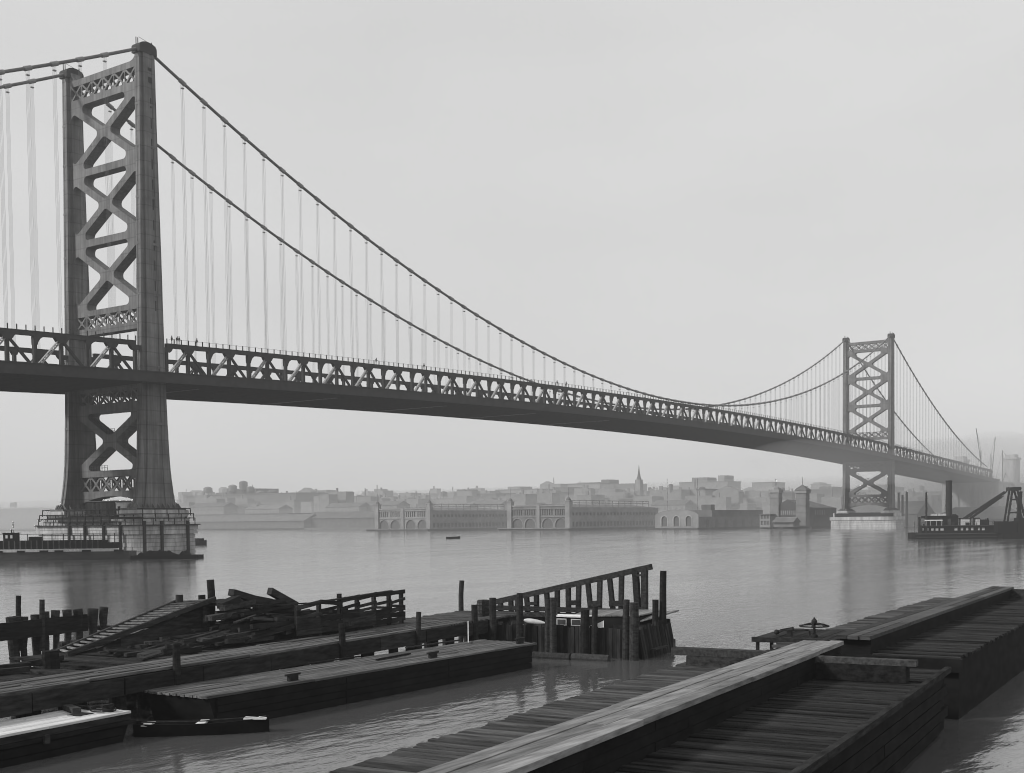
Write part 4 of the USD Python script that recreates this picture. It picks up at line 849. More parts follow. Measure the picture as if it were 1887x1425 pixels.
# ------------------------------------------------------------------ the near shore: scows, derelict wharf, crib and ramp
rng = random.Random(21)
def planks(t, axis, a0, a1, l0, l1, z, wd, th, m, gap=.018, joint=0, yaw=None, skip=0.0, jit=.012, name='plank', warp=0.0):
    """a plank deck: axis 'a' = planks run along the heading, 'l' = planks run across it"""
    n = max(1, int(round(((l1 - l0) if axis == 'a' else (a1 - a0)) / wd)))
    for k in range(n):
        if rng.random() < skip: continue
        dz = rng.uniform(-jit, jit); e0, e1 = rng.uniform(-.05, .05), rng.uniform(-.05, .05)
        if axis == 'a':
            w = (l1 - l0) / n; cuts = [a0 + e0]
            if joint:
                c = a0 + rng.uniform(.3, 1) * joint
                while c < a1 - 1: cuts.append(c); c += joint * rng.uniform(.8, 1.15)
            cuts.append(a1 + e1)
            for p, q_ in zip(cuts[:-1], cuts[1:]):
                mb = MB(); B_(mb, p + .006, q_ - .006, l0 + w * k + gap / 2, l0 + w * (k + 1) - gap / 2, z - th + dz, z + dz, yaw); obj(name, mb, m, t); dz = rng.uniform(-jit, jit)
        else:
            w = (a1 - a0) / n; mb = MB(); B_(mb, a0 + w * k + gap / 2, a0 + w * (k + 1) - gap / 2 - (rng.random() < .12) * w * .25, l0 + e0, l1 + e1, z - th + dz, z + dz, yaw)
            if warp: mb.V[-1][4:] += np.array([[0, 0, rng.uniform(-warp, warp)]] * 2 + [[0, 0, rng.uniform(-warp, warp)]] * 2)
            obj(name, mb, m, t)
def B_(mb, a0, a1, l0, l1, z0, z1, yaw=None):
    if yaw is None: return mb.gbox(a0, a1, l0, l1, z0, z1)
    an, (ca, cl) = yaw; c, s_ = math.cos(an), math.sin(an); P = []
    for z in (z0, z1):
        for a, l in ((a0, l0), (a1, l0), (a1, l1), (a0, l1)):
            da, dl = a - ca, l - cl; P.append(G(ca + da * c - dl * s_, cl + da * s_ + dl * c, z))
    return mb.hexa(P)
def log(t_or_none, a, l, z0, z1, r, m, name='pile', lean=(0, 0), n=10, wob=.04):
    zs = np.linspace(z0, z1, 6); pts, rr = [], []
    for i, z in enumerate(zs):
        f = i / 5; pts.append(G(a + lean[0] * f + rng.uniform(-wob, wob) * .5, l + lean[1] * f + rng.uniform(-wob, wob) * .5, z)); rr.append(r * (1.28 - .12 * f + rng.uniform(-.05, .05)))
    return MB().tube(pts, rr, n)

# right foreground: near deck scow, riding high and empty
t = thing('deck_scow', 'near plank-decked scow with a raised pale timber coaming, filling the lower right', 'scow', 'moored deck scows')
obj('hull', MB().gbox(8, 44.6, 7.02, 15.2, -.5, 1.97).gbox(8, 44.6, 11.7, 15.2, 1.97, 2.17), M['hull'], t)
for k in range(5):
    for j in range(4):
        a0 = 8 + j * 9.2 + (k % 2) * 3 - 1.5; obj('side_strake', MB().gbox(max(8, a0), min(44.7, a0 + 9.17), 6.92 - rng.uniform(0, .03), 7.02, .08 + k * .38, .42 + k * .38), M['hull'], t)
for k in range(5): obj('side_strake', MB().gbox(8, 44.7, 15.2, 15.32, .1 + k * .4, .46 + k * .4), M['timber_dark'], t)
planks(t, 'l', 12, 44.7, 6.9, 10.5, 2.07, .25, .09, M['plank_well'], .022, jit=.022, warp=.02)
planks(t, 'l', 12, 44.7, 11.9, 15.4, 2.28, .26, .10, M['plank_cross'], .024, jit=.024, warp=.02)
for k in range(3):
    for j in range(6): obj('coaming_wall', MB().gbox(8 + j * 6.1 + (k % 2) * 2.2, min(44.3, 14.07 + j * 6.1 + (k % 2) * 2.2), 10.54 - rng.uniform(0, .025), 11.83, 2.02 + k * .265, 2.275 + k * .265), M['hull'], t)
planks(t, 'a', 10, 44.5, 10.46, 11.94, 2.95, .49, .14, M['plank_mid'], .03, joint=7.2, jit=.018, name='coaming_timber')
for j in range(4): obj('gunwale', MB().gbox(10 + j * 8.7, 18.66 + j * 8.7, 6.8, 7.0, 1.97, 2.16 + rng.uniform(-.015, .015)), M['timber_dark'], t)
# far scow ahead of it, a little out of line and higher in the water
Y2 = (-.035, (46.8, 10.0))
t = thing('deck_scow', 'second plank-decked scow beyond the near one, running to the right edge', 'scow', 'moored deck scows')
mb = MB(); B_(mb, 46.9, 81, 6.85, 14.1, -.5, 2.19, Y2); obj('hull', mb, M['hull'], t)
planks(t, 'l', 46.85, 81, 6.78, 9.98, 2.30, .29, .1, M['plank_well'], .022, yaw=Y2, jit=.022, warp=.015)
planks(t, 'l', 48.0, 79.5, 11.25, 14.25, 2.32, .29, .1, M['plank_cross'], .022, yaw=Y2, jit=.022, warp=.015)
for k in range(2):
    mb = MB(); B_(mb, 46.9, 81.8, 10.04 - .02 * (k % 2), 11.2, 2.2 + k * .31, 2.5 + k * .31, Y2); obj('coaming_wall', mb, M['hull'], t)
planks(t, 'a', 46.6, 82.2, 9.98, 11.28, 2.96, .43, .14, M['plank_cross'], .035, joint=9, yaw=Y2, name='coaming_timber')
mb = MB(); B_(mb, 81.0, 81.5, 6.8, 11.2, 2.2, 2.85, Y2); obj('end_coaming', mb, M['timber_dark'], t)
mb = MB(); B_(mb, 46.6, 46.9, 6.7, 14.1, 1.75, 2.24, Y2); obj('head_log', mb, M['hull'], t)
# platform with the hand wheel
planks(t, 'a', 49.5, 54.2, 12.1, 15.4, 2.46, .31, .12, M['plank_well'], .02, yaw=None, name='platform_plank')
obj('platform_edge', MB().gbox(49.4, 49.54, 11.6, 15.45, 2.28, 2.48), M['timber_dark'], t)
for l in (15.3, 14.7): obj('platform_leg', MB().gbox(49.7, 49.84, l - .06, l + .06, 1.6, 2.34), M['iron'], t)
w = thing('brake_wheel', 'iron hand wheel on an upright stem standing on the scow platform', 'hand wheel'); c = G(50.4, 13.08, 2.46)
obj('stem', MB().lathe([(.15, 0), (.15, .1), (.06, .17), (.056, .54), (.11, .57), (.12, .7), (.05, .78), (.026, .84)], c, 10), M['iron'], w, smooth=40)
ang = np.linspace(0, 2 * math.pi, 33); obj('rim', MB().tube([c + (.59 * math.cos(a), .59 * math.sin(a), .48) for a in ang], .034, 6), M['iron'], w, smooth=60)
for k in range(6):
    a = k * math.pi / 3 + .2; obj('spoke', MB().tube([c + (.59 * f * math.cos(a), .59 * f * math.sin(a), .48 + .14 * (1 - f) ** .7) for f in (.12, .4, .7, 1)], .026, 5), M['iron'], w)
w = thing('pawl_lever', 'bent iron rod with a ball end lying left of the hand wheel', 'lever')
obj('rod', MB().tube([G(50.5, l, z) for l, z in ((13.3, 2.51), (13.3, 2.7), (13.4, 2.74), (14.4, 2.70), (14.6, 2.62))], .033, 6), M['iron'], w)
obj('ball_end', MB().lathe([(.02, -.11), (.09, -.08), (.115, 0), (.09, .08), (.02, .11)], G(50.5, 14.7, 2.62), 10), M['iron'], w, smooth=60); obj('bracket', MB().gbox(50.4, 50.6, 14.05, 14.25, 2.46, 2.70).bar(G(50.5, 14.0, 2.72), G(50.5, 14.0, 2.86), .05, .05).bar(G(50.5, 14.0, 2.84), G(50.5, 14.55, 2.72), .05, .05), M['iron'], w)
solo('cross_timber', MB().gbox(40.5, 41.0, 11.99, 15.6, 2.64, 2.89).gbox(40.6, 40.69, 15.5, 15.55, 2.89, 3.19), M['timber'], 'heavy timber laid across the near scow, its end hanging past the left side', 'timber')
solo('bearer_block', MB().gbox(40.4, 41.1, 12.3, 15.0, 2.31, 2.63), M['timber_dark'], 'dark bearer block under the overhanging cross timber', 'timber')
solo('cross_timber', MB().gbox(40.3, 40.7, 7.2, 10.42, 2.64, 2.83), M['timber'], 'narrow pale timber lying across the well of the near scow', 'timber')
solo('bearer_block', MB().gbox(40.2, 40.9, 7.5, 10.4, 2.1, 2.63), M['timber_dark'], 'dark bearer block under the narrow pale timber in the well', 'timber')

# left foreground: pale decked barge
t = thing('pale_barge', 'barge with a pale plank deck at the lower left corner', 'barge')
obj('hull', MB().hexa([G(8, 31.75, -.4), G(30.1, 31.75, -.4), G(30.1, 34.0, -.4), G(8, 34.0, -.4), G(8, 31.75, .9), G(30.7, 31.75, .9), G(30.5, 34.0, .9), G(8, 34.0, .9)]), M['hull'], t)
planks(t, 'a', 12, 30.72, 31.72, 34.06, 1.0, .2, .08, M['plank_pale'], .014, joint=5, jit=.008)
for j in range(4): obj('rubbing_strake', MB().gbox(8 + j * 5.7, 13.66 + j * 5.7, 31.6, 31.74, .58, .7), M['timber_dark'], t)
for k in range(2): obj('side_strake', MB().gbox(8, 30.2, 31.66, 31.75, -.05 + k * .3, .22 + k * .3), M['hull'], t)
obj('fascia', MB().gbox(8, 30.6, 31.67, 31.75, .72, .92), M['timber_dark'], t)
obj('hatch', MB().gbox(29.0, 29.65, 32.4, 33.0, 1.0, 1.02), M['slot'], t); obj('cleat', MB().gbox(30.1, 30.24, 32.1, 32.5, 1.0, 1.18).gbox(29.9, 30.4, 32.24, 32.36, 1.18, 1.26), M['iron'], t)
obj('fender_cleat', MB().gbox(26.8, 27.0, 31.5, 31.6, .5, .78), M['timber'], t)
solo('timber_baulk', MB().box(G(29.65, 33.5, 1.10), (1.15, .3, .18), TH + 1.15), M['timber'], 'short timber baulk lying on the pale barge deck', 'timber')
solo('timber_baulk', MB().box(G(30.25, 33.5, 1.07), (1.0, .16, .1), TH + 1.5), M['timber_dark'], 'dark thin plank at the far edge of the pale barge deck', 'timber')
solo('mooring_rope', MB().tube([G(30.1 + .35 * math.cos(a) * (1 - a * .01), 32.45 + .5 * math.sin(a), 1.03 + .008 * a) for a in np.linspace(0, 15, 60)], .022, 5), M['iron'], 'coil of dark rope by the cleat on the pale barge', 'rope')
t = thing('skiff', 'narrow dark skiff lying between the pale barge and the plank barge', 'boat'); obj('hull', hull(MB(), G(31.3, 32.2, 0), G(34.0, 28.4, 0), 1.1, .42), M['hull'], t)
obj('gunwale', MB().tube([G(31.4, 32.0, .46), G(32.65, 30.3, .44), G(33.8, 28.7, .54)], .03, 5), M['timber'], t)
for f in (.1, .5, .9): obj('thwart', MB().box(G(31.3 + 2.7 * f, 32.2 - 3.8 * f, .40 + (.1 if f > .8 else 0)), (.8 if f > .8 else .3, .9 if f < .8 else .5, .05), TH - 1.05), M['plank_pale'], t)

# plank barge between the scows and the wharf
YB = (-.10, (36.2, 32.4))
t = thing('plank_barge', 'long flat plank-decked barge lying along the derelict wharf', 'barge')
P8 = []
for z, e in ((-.4, 1.0), (1.12, 0)):
    for a, l in ((33.5 + e * .5, 30.3), (55.0 - e, 30.3), (55.0 - e, 33.75), (33.5 + e * .5, 33.75)):
        c, s_ = math.cos(YB[0]), math.sin(YB[0]); da, dl = a - 36.2, l - 32.4; P8.append(G(36.2 + da * c - dl * s_, 32.4 + da * s_ + dl * c, z))
obj('hull', MB().hexa(P8), M['hull'], t)
planks(t, 'a', 33.4, 55.2, 30.25, 33.8, 1.22, .21, .09, M['plank_long'], .018, joint=6.5, yaw=YB, jit=.016, skip=.0)
for k, (z0, z1) in enumerate(((.02, .28), (.31, .56), (.59, .84), (.86, 1.1))):
    for j in range(3):
        mb = MB(); B_(mb, 33.8 + j * 6.95, 40.7 + j * 6.95, 30.2 - rng.uniform(0, .03), 30.3, z0, z1, YB); obj('side_strake', mb, M['hull'], t)
for a, l in ((38, 30.7), (47, 30.7), (54.3, 30.8)):
    mb = MB(); B_(mb, a, a + .5, l, l + .14, 1.22, 1.42, YB); B_(mb, a - .15, a + .65, l + .02, l + .12, 1.42, 1.5, YB); obj('cleat', mb, M['iron'], t)
for i, (a, l, L, an, lab) in enumerate(((49.8, 32.9, 4.4, -.02, 'thin loose batten on the plank barge nearest its far end'), (45.0, 31.3, 2.7, .1, 'short loose board near the open side of the plank barge'), (42.5, 33.2, 3.3, -.03, 'loose board along the wharf side of the plank barge'))):
    mb = MB(); B_(mb, a, a + L, l, l + .13, 1.25, 1.31, (an + YB[0], (a, l))); solo('loose_board', mb, M['timber_dark'], lab, 'board')

# the derelict wharf
t = thing('wharf', 'derelict timber wharf deck on piles, running from the left edge to the crib', 'wharf')
planks(t, 'a', 16, 57.5, 34.15, 36.5, 1.92, .26, .1, M['plank_long'], .02, joint=5.0, jit=.03, skip=.04)
planks(t, 'l', 18, 35, 36.5, 40.2, 1.88, .42, .1, M['timber_dark'], .03, jit=.03, skip=.06)
planks(t, 'l', 35, 56, 36.5, 43.2, 1.88, .42, .1, M['timber_dark'], .03, jit=.03, skip=.06)
planks(t, 'l', 56.0, 64.8, 34.1, 38.7, 1.90, .30, .1, M['plank_cross'], .03, jit=.03, skip=.05)
for k in range(11): obj('fascia_beam', MB().gbox(16 + k * 4.15, min(59.75, 20.1 + k * 4.15), 34.0 + rng.uniform(-.05, .05), 34.3, 1.15 + rng.uniform(-.06, .06), 1.80), M['timber_dark'], t)
for k in range(28): obj('joist', MB().gbox(17 + k * 1.7, 17.3 + k * 1.7, 34.3, (40.1 if k < 11 else 43.0) if k < 23 else 38.6, 1.48, 1.78), M['timber_dark'], t)
for k in range(24):
    for l in (34.6, 37.5, 40.5, 43.0):
        if (k > 20 and l > 38.7) or (k < 9 and l > 41): continue
        obj('pile', log(t, 17 + k * 2.0 + rng.uniform(-.3, .3), l + rng.uniform(-.15, .15), -1.0, 1.5, .2, M['timber_dark']), M['timber_dark'], t)
G1, G2 = 'mooring posts along the open side of the wharf', 'mooring posts of the timber crib'
for a, l, z, r, lab in ((35.2, 33.9, 2.85, .13, 'round mooring post of the wharf by the near end of the plank barge'), (45.9, 33.9, 2.75, .13, 'grey mooring post of the wharf beside the middle of the plank barge'), (52.4, 33.85, 2.82, .11, 'thin mooring post right of the broken board fence'), (58.2, 33.9, 2.8, .15, 'squat mooring post left of the barrel')):
    solo('mooring_post', log(None, a, l, -1, z, r, 0, lean=(.05, .08)), M['timber_dark'], lab, 'post', G1)
for a, l, z, r, lab in ((59.5, 33.57, 3.12, .16, 'mooring post right of the barrel'), (59.45, 31.84, 3.42, .15, 'taller mooring post second from the barrel'), (59.4, 29.75, 3.22, .16, 'mooring post left of the cabin boat'), (59.4, 30.05, 3.1, .14, 'thinner post tied to the one left of the cabin boat'), (59.4, 27.85, 2.62, .2, 'stout short post right of the cabin boat'),
                        (59.5, 27.3, 2.8, .13, 'thin post right of the stout short one'), (59.45, 25.45, 3.2, .15, 'left post of the joined pair at the crib corner'), (59.45, 25.0, 3.06, .2, 'right post of the joined pair at the crib corner'), (63.6, 25.0, 4.55, .16, 'tall leaning post at the outer corner of the crib'), (63.3, 25.35, 2.95, .15, 'short post at the foot of the tall corner post')):
    solo('mooring_post', log(None, a, l, -1, z, r, 0, lean=(0, -.06)), M['timber_dark'], lab, 'post', G2)
solo('tall_pole', log(None, 64.6, 38.7, -1, ata(850, 1070, 64.6)[2], .13, 0, lean=(0, -.1)), M['timber_dark'], 'tall lone pole standing in the water behind the wharf deck', 'pole')
t = thing('barrel', 'old wooden barrel with iron hoops on the wharf left of the trestle', 'barrel'); c = G(61.7, 35.4, 1.9)
for k in range(14):
    a0, a1 = 2 * math.pi * k / 14 + .02, 2 * math.pi * (k + 1) / 14 - .02; rg = []
    for r, z in ((.33, 0), (.40, .3), (.41, .5), (.39, .7), (.34, .92)): rg.append([c + (r * math.cos(a0), r * math.sin(a0), z), c + (r * math.cos(a1), r * math.sin(a1), z), c + ((r - .04) * math.cos(a1), (r - .04) * math.sin(a1), z), c + ((r - .04) * math.cos(a0), (r - .04) * math.sin(a0), z)])
    obj('stave', MB().loft(rg).add(rg[-1], [[0, 1, 2], [0, 2, 3]]), M['timber'], t)
for z, r in ((.12, .372), (.32, .412), (.62, .41), (.82, .375)): obj('hoop', MB().lathe([(r - .03, z - .025), (r, z - .025), (r, z + .025), (r - .03, z + .025)], c, 20), M['iron'], t)
obj('head', MB().lathe([(.3, .84), (.3, .88)], c, 14), M['timber'], t)

# gangway up to the platform behind the heap
t = thing('gangway', 'sloping cleated gangway rising from the left to a post-topped landing', 'gangway')
lo_l, lo_r, hi_l, hi_r = (36.9, 42.5, 1.98), (36.5, 41.45, 1.94), (44.3, 42.55, 3.70), (45.4, 41.15, 3.78)
obj('rail', MB().bar(G(*lo_l), G(*hi_l), .12, .2), M['timber'], t); obj('rail', MB().bar(G(*lo_r), G(*hi_r), .14, .22), M['timber'], t)
pl, pr_ = np.array(lo_l), np.array(lo_r); ql, qr = np.array(hi_l), np.array(hi_r)
for k in range(20):
    f = (k + .5) / 20; obj('tread', MB().bar(G(*(pl + (ql - pl) * f + (0, 0, .02))), G(*(pr_ + (qr - pr_) * f + (0, 0, .02))), .15, .06), M['plank_mid'], t)
obj('slope_board', MB().hexa([G(*(pl - (0, 0, .12))), G(*(pr_ - (0, 0, .12))), G(*(qr - (0, 0, .12))), G(*(ql - (0, 0, .12))), G(*(pl - (0, 0, .06))), G(*(pr_ - (0, 0, .06))), G(*(qr - (0, 0, .06))), G(*(ql - (0, 0, .06)))]), M['slot'], t)
for k in range(6):
    f = (k + .6) / 6.2; p = pr_ + (qr - pr_) * f
    obj('side_board', MB().hexa([G(p[0] - .75, 41.38, 1.9), G(p[0] + .70, 41.38, 1.9), G(p[0] + .70, 41.44, 1.9), G(p[0] - .75, 41.44, 1.9), G(p[0] - .75, 41.38, p[2] - .3 - .12), G(p[0] + .70, 41.38, p[2] - .12 + .06), G(p[0] + .70, 41.44, p[2] - .12 + .06), G(p[0] - .75, 41.44, p[2] - .3 - .12)]), M['timber_dark'], t)
for a, l, z in ((44.2, 42.3, 4.02), (45.3, 41.9, 3.95), (45.75, 41.7, 4.68)): obj('post', log(None, a, l, 1.9, z, .16, 0, lean=(0, .04)), M['timber_dark'], t)
obj('landing', MB().gbox(44.3, 48, 41.2, 43, 3.42, 3.58), M['timber_dark'], t)
for a in (44.6, 47.8): obj('landing_beam', MB().gbox(a, a + .25, 41.2, 43, 1.9, 3.42), M['timber_dark'], t)
solo('mooring_post', log(None, 33.2, 38.6, 1.6, 2.55, .28, 0), M['timber_dark'], 'thick stub post at the foot of the gangway', 'post')

# heap of broken timbers on the wharf
t = thing('timber_heap', 'heap of broken timbers and planks piled on the wharf', 'heap')
def heap_top(a): return float(np.interp(a, [36, 40, 43, 46, 48, 50, 53, 56], [.1, .3, .8, 1.85, 1.6, 1.2, .9, .3]))
hv, hf, na, nl = [], [], 26, 9
for i in range(na):
    a = 37 + 18 * i / (na - 1)
    for k in range(nl):
        l = 37.6 + 5.2 * k / (nl - 1); f = math.sin(math.pi * k / (nl - 1)) ** .5; hv.append(G(a, l, 1.85 + heap_top(a) * .42 * f * (.85 + .3 * rng.random())))
for i in range(na - 1):
    for k in range(nl - 1): A_ = i * nl + k; hf += [[A_, A_ + 1, A_ + nl + 1], [A_, A_ + nl + 1, A_ + nl]]
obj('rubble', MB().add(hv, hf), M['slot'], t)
for k in range(190):
    a = rng.uniform(38, 54.5); l = rng.uniform(37.2, 42.6 if a > 46.5 else 40.4); f = math.sin(math.pi * (l - 37.0) / 5.8) ** .5; z = 1.95 + heap_top(a) * f * rng.uniform(.3, .9) * (1 if a > 45 else .5); L = rng.uniform(1.2, 4.2); an = rng.gauss(0, .22); pt = rng.gauss(.0, .06)
    d = EA * math.cos(an) + EL_ * math.sin(an) + np.array([0, 0, pt]); p = G(a, l, z)
    obj('timber', MB().bar(p - d * L / 2, p + d * L / 2, rng.choice((.14, .2, .28)), rng.choice((.07, .14, .22)), up=(rng.uniform(-.3, .3), rng.uniform(-.3, .3), 1)), M[rng.choice(('timber_dark', 'timber_dark', 'timber_dark', 'timber'))], t)
for (a1, z1), (a2, z2), w_, h_ in (((45.6, 4.1), (47.9, 3.45), .4, .32), ((48.2, 4.02), (50.3, 3.15), .3, .34), ((44.6, 3.5), (45.7, 3.8), .5, .3), ((44.5, 3.4), (47, 3.55), .3, .25), ((46.5, 3.5), (49.0, 3.4), .5, .3), ((43.5, 3.0), (47, 3.1), .4, .25), ((46, 2.9), (50, 3.0), .5, .3), ((47.2, 3.75), (48.4, 3.5), .1, .22)):
    obj('timber', MB().bar(G(a1, 40.1 + rng.uniform(-.3, .3), z1), G(a2, 39.9 + rng.uniform(-.3, .3), z2), w_, h_), M['timber'], t)
for i, (px, py, l, L, lab) in enumerate(((330, 1128, 41.2, 5.0, 'long dark balk lying behind the gangway top'), )):
    a, l_, z = atl(px, py, 44.0); solo('balk', MB().bar(G(a - 2.5, 44.2, z - .4), G(a + 2.5, 44.2, z - .25), .4, .5), M['timber_dark'], lab, 'timber')
for k, (a, l) in enumerate(((30.5, 38.5), (27.5, 39.2), (31.5, 39.6), (25, 38.2), (33.8, 39.8))):
    an = rng.uniform(-.4, .4); d = EA * math.cos(an) + EL_ * math.sin(an); p = G(a, l, 2.02)
    solo('stray_timber', MB().bar(p - d * 1.3, p + d * 1.3, .24, .2), M['timber_dark'], ['stray timber on the wharf nearest the gangway foot', 'stray timber on the wharf left of the gangway', 'stray timber behind the thick stub post', 'stray timber closest to the left edge of the wharf', 'stray timber beside the thick stub post'][k], 'timber', 'stray timbers on the wharf deck')

lt = MB()
for k in range(60):
    a = rng.uniform(41, 48); l = rng.uniform(43.4, 47.0); an = rng.gauss(.1, .3); d = EA * math.cos(an) + EL_ * math.sin(an); p = G(a, l, rng.uniform(.8, 1.9)); L = rng.uniform(.8, 3); lt.bar(p - d * L / 2, p + d * L / 2, .25, .2)
for k in range(9): lt.bar(G(41.5 + .75 * k, 47.6 + rng.uniform(-.2, .2), -1), G(41.5 + .75 * k, 47.4, rng.uniform(1.4, 2.0)), .3, .3)
solo('drift_litter', lt, M['timber_dark'], 'low litter of drift timber between the gangway and the old pile row', 'litter', kind='stuff')
# broken board fence
t = thing('board_fence', 'broken board fence with gaps standing on the wharf', 'fence')
ztop = lambda a: float(np.interp(a, [46.2, 48.8, 54.2, 55.6], [3.5, 3.6, 3.72, 3.62]))
for a in (46.5, 48.2, 49.9, 51.4, 52.9, 54.3, 55.5): obj('post', MB().gbox(a - .09, a + .09, 36.92, 37.1, 1.9, ztop(a) + (.22 if a == 49.9 else -.02)), M['timber_dark'], t)
for row, (z, h) in enumerate(((2.02, .26), (2.30, .26), (2.58, .24), (2.84, .14), (3.06, .16), (3.42, .22))):
    for a0, a1 in ((46.3, 48.2), (48.2, 49.9), (49.9, 51.4), (51.4, 52.9), (52.9, 54.3), (54.3, 55.6)):
        if row in (3, 4) and rng.random() < (.3 if a0 < 52 else .2): continue
        s0 = rng.uniform(-.05, .05) if row < 3 else rng.uniform(-.14, .14); dz = 0 if row < 5 else ztop(a0) - 3.62
        obj('board', MB().bar(G(a0 - .05, 36.86, z + h / 2 + dz - s0 * .5), G(a1 + .05, 36.86, z + h / 2 + dz + s0), .05, h), M['timber_dark'], t)
obj('cap_board', MB().bar(G(47.2, 36.9, 3.52), G(54.4, 36.9, 3.74), .22, .07), M['timber'], t)

# row of old piles standing in the water at the left
GP = 'old piles in a row in the water left of the gangway'
pl_ = [(27, 1137, .33, 'thick first pile at the left end of the pile row'), (45, 1137, .2, 'second pile, squat beside the thick first one'), (68, 1133, .27, 'third pile with a tall stick rising from it'), (85, 1128, .2, 'fourth pile of the row, right of the two tall sticks'),
       (104, 1125, .2, 'fifth pile, left of the middle of the waled row'), (125, 1124, .21, 'sixth pile at the middle of the waled row'), (147, 1123, .22, 'seventh pile with a splayed head'), (172, 1122, .25, 'eighth pile, knobbly headed, at the wale end'), (192, 1119, .2, 'last lone pile at the right end of the row')]
for px, py, r, lab in pl_:
    a, l, _ = al(atz(px, 1222 - px * .1, 0)); z = ata(px, py, a)[2]
    zs = np.linspace(-1, z, 7); solo('old_pile', MB().tube([G(a + rng.uniform(-.04, .04), l + rng.uniform(-.04, .04), q_) for q_ in zs], [r * (.86 + .05 * abs(i - 2) + (.2 if i >= 5 else 0)) for i in range(7)], 10), M['timber_dark'], lab, 'pile', GP)
for px, y0, y1, r, lab in ((27.5, 1150, 1098, .12, 'left tall stick lashed to the thick first pile'), (71, 1150, 1105, .13, 'right tall stick leaning on the third pile')):
    a, l, _ = al(atz(px, 1217, 0)); solo('tall_stick', log(None, a + .3, l, .5, ata(px, y1, a + .3)[2], r, 0, lean=(0, -.02)), M['timber_dark'], lab, 'stick', 'tall sticks on the pile row')
p1, p2 = al(atz(20, 1222, 0)), al(atz(166, 1205, 0))
for k, (z0, z1, off) in enumerate(((1.75, 2.2, -.32), (1.25, 1.72, -.30), (1.45, 2.1, .3))):
    solo('wale_beam', MB().bar(G(p1[0] - 2 + off, p1[1] - .1, (z0 + z1) / 2), G(p2[0] + off, p2[1] - .1, (z0 + z1) / 2 + .12), .24, z1 - z0), M['timber_dark'], ('upper wale beam along the front of the old pile row', 'lower wale beam along the front of the old pile row', 'wale beam along the back of the old pile row')[k], 'beam', 'wale beams of the pile row')
p3 = al(atz(245, 1195, 0)); solo('floating_boom', MB().tube([G(p2[0], p2[1], 1.5), G(p3[0] - 1, p3[1], 1.35), G(p3[0] + 3, p3[1] - 1.2, 1.25)], .13, 8), M['timber_dark'], 'thin pole running from the pile row towards the gangway', 'pole')

# sheeted timber crib with boats lying inside, trestle behind
t = thing('timber_crib', 'sheeted timber crib of upright planks at the outer end of the wharf', 'crib')
n = 44
for k in range(n):
    l = 35.0 - 10.0 * (k + .5) / n; obj('plank', MB().box(G(59.9 + rng.uniform(-.04, .04), l, .25), (.12, 10.0 / n - .02, 2.75 + rng.uniform(-.14, .18)), TH + rng.uniform(-.03, .03)), M['sheet'], t)
for k in range(20):
    f = (k + .5) / 20; zt = 1.62 + rng.uniform(-.08, .22); p = G(60.0 + 4.6 * f, 24.95, zt); p0 = G(60.0 + 4.6 * f, 24.45, -1.0); obj('plank', MB().bar(p0, p, .225, .12, up=EL_), M['sheet'], t)
for k in range(9):
    l = 25.2 + .42 * k; p = G(64.8, l, 1.7 - .03 * k + rng.uniform(-.1, .1)); obj('plank', MB().bar(G(65.0, l, -1), p, .38, .12, up=EA), M['sheet'], t)
for z in (.3, 1.15): obj('wale', MB().gbox(59.98, 60.2, 25.0, 35.0, z, z + .2), M['timber_dark'], t)
obj('end_fill', MB().hexa([G(60.3, 24.75, -1), G(64.7, 24.75, -1), G(64.7, 28.6, -1), G(60.3, 25.6, -1), G(60.3, 25.1, 1.45), G(64.7, 25.1, 1.5), G(64.7, 28.6, 1.4), G(60.3, 25.6, 1.45)]), M['hull'], t); obj('step_board', MB().gbox(60.6, 62.6, 24.2, 24.5, .45, .52), M['timber'], t)
for i, (l0, l1) in enumerate(((30.4, 28.2), (28.1, 26.0))): solo('fender_log', MB().tube([G(58.35 + .1 * i, l0, .12), G(58.4 + .1 * i, l1, .1)], .24, 9), M['timber'], ('left grey fender log floating before the crib', 'right grey fender log floating before the crib')[i], 'log', 'fender logs before the crib')
solo('mooring_line', MB().tube([G(57.4 - 4.4 * f, 33.9 - 2.6 * f, 1.95 - .65 * f - .5 * f * (1 - f)) for f in np.linspace(0, 1, 12)], .03, 5), M['canvas'], 'pale rope slanting from the wharf down to the plank barge', 'rope')
t = thing('cabin_boat', 'white launch with a two-window cabin lying inside the crib', 'boat')
obj('hull', hull(MB(), G(61.7, 31.1, 0), G(62.1, 27.9, 0), 1.3, 1.35, z0=.1), M['white'], t); cb = sub('cabin', t)
obj('cabin_wall', MB().gbox(61.5, 62.3, 28.85, 30.75, 1.3, 2.0), M['hull'], cb); obj('cabin_roof', MB().gbox(61.35, 62.4, 28.7, 30.95, 2.0, 2.07), M['white'], cb)
for l in (29.9, 29.0): obj('window_frame', MB().gbox(61.46, 61.5, l, l + .62, 1.52, 1.9), M['canvas'], cb); obj('window_pane', MB().gbox(61.44, 61.462, l + .06, l + .56, 1.57, 1.85), M['window'], cb)
obj('stub_mast', MB().gbox(61.5, 61.55, 30.5, 30.55, 2.07, 2.25), M['timber'], cb)
t = thing('canvas_boat', 'small boat under a pale rolled canvas inside the crib', 'boat')
obj('hull', hull(MB(), G(61.8, 30.95, 0), G(61.8, 33.1, 0), 1.0, 1.18, z0=.1), M['white'], t)
obj('canvas_roll', MB().tube([G(61.7, 32.7 - 1.35 * f, 1.72 - .12 * f) for f in np.linspace(0, 1, 7)], [.07, .13, .14, .14, .12, .09, .03], 10), M['canvas'], t, smooth=60)
t = thing('decked_float', 'low float with a pale sagging board top behind the cabin boat', 'float')
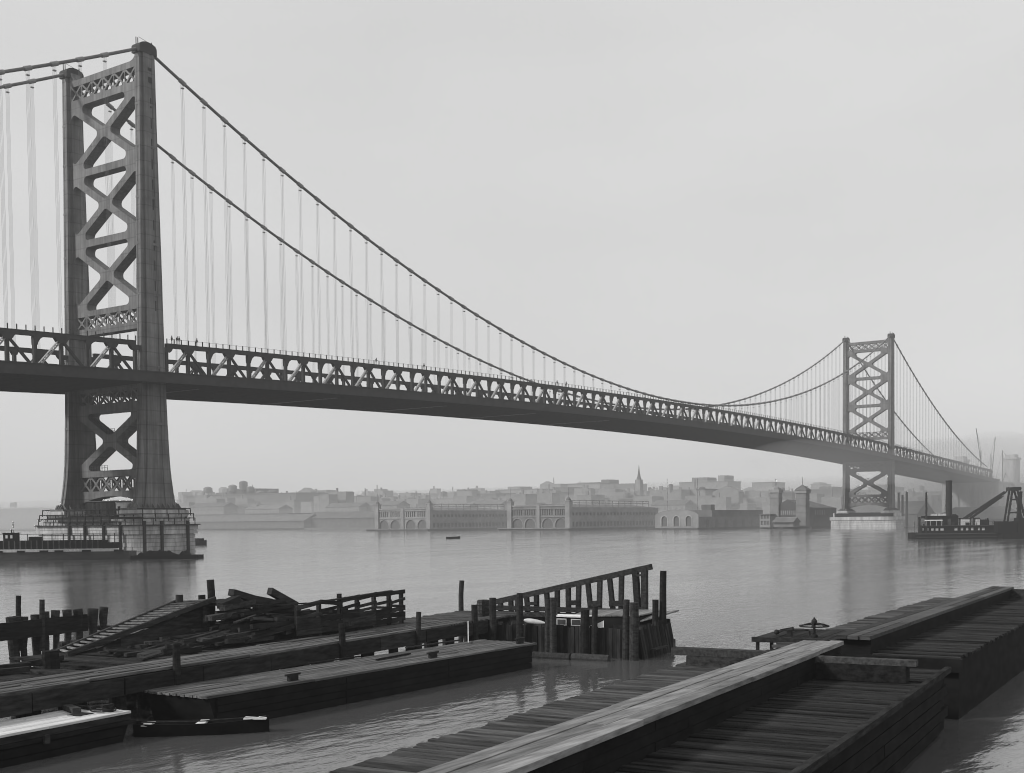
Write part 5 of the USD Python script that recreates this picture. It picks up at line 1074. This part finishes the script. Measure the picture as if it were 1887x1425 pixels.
obj('body', MB().hexa([G(64.2, 26.6, -.3), G(68, 26.6, -.3), G(68, 31.6, -.3), G(64.2, 30.6, -.3), G(64.2, 26.6, 1.85), G(68, 26.6, 1.9), G(68, 31.6, 1.82), G(64.2, 30.6, 1.76)]), M['hull'], t)
for k in range(12):
    f0, f1 = k / 12, (k + 1) / 12 - .006; la, lb = 30.75 - 4.2 * f0, 30.75 - 4.2 * f1; lc, ld = 31.8 - 5.25 * f0, 31.8 - 5.25 * f1; z1, z2 = 1.80 + .14 * f0, 1.80 + .14 * f1
    obj('top_board', MB().hexa([G(64.1, la, z1), G(64.1, lb, z2), G(68.1, ld, z2 + .02), G(68.1, lc, z1 + .02), G(64.1, la, z1 + .08), G(64.1, lb, z2 + .08), G(68.1, ld, z2 + .1), G(68.1, lc, z1 + .1)]), M['plank_mid'], t)
t = thing('tilted_panel', 'tilted pale panel propped at the outer corner of the crib', 'panel'); obj('panel', MB().hexa([G(64.0, 26.5, 1.62), G(64.0, 25.1, 2.0), G(67, 25.3, 2.05), G(67, 26.6, 1.9), G(64.0, 26.5, 1.7), G(64.0, 25.1, 2.08), G(67, 25.3, 2.13), G(67, 26.6, 1.98)]), M['plank_mid'], t); obj('prop', MB().gbox(64.1, 64.25, 25.3, 25.5, .5, 1.95), M['timber_dark'], t)
# rising trestle of leaning posts with one long rail
t = thing('trestle', 'rising timber trestle of leaning posts under one long sloping rail', 'trestle')
r0, r1 = G(72, 40.72, 1.85), G(72, 29.0, 4.42)
obj('rail', MB().bar(r0, r1, .3, .36), M['timber_dark'], t)
railz = lambda l: 1.85 + (40.72 - l) / 11.72 * 2.57
PX = [(922, 924), (941, 943), (953, 955), (970, 974), (988.6, 988.6), (1007, 1011), (1027, 1027), (1047, 1048), (1067, 1065), (1083, 1090), (1106, 1104), (1123, 1131), (1146, 1144), (1171, 1176), (1188, 1188)]
for i, (pt, pb) in enumerate(PX):
    l_t, l_b = ata(pt, 1090, 72)[1], ata(pb, 1125, 72)[1]; w_ = .36 if i > 12 else .28
    obj('post', MB().bar(G(72, l_b + (l_b - l_t) * .8, -1), G(72, l_t, railz(l_t) + (.12 if i % 2 else .02)), w_, w_, up=EA), M['timber_dark'], t)
for (pa, pb, ya, yb) in ((1045, 1068, 1107, 1116), (1083, 1107, 1108, 1118), (1122, 1148, 1108, 1118), (972, 989, 1110, 1116), (1171, 1188, 1059, 1063), (1170, 1190, 1120, 1127)):
    la, lb = ata(pa, ya, 71.8)[1], ata(pb, ya, 71.8)[1]; za, zb = ata(pa, ya, 71.8)[2], ata(pa, yb, 71.8)[2]
    obj('tie_board', MB().bar(G(71.82, la, (za + zb) / 2), G(71.82, lb, (za + zb) / 2 + .06), .08, za - zb), M['timber_dark'], t)
obj('brace', MB().bar(G(72, ata(1172, 1125, 72)[1], 1.75), G(72, ata(1186, 1112, 72)[1], 2.25), .12, .16, up=EA), M['timber_dark'], t)
for z in (1.05, 1.42): obj('sill_beam', MB().gbox(71.5, 71.8, 29.2, 41.5, z, z + .3), M['timber_dark'], t)
obj('back_sheeting', MB().gbox(71.85, 71.95, 29.2, 41.5, -1, 1.3), M['sheet'], t)
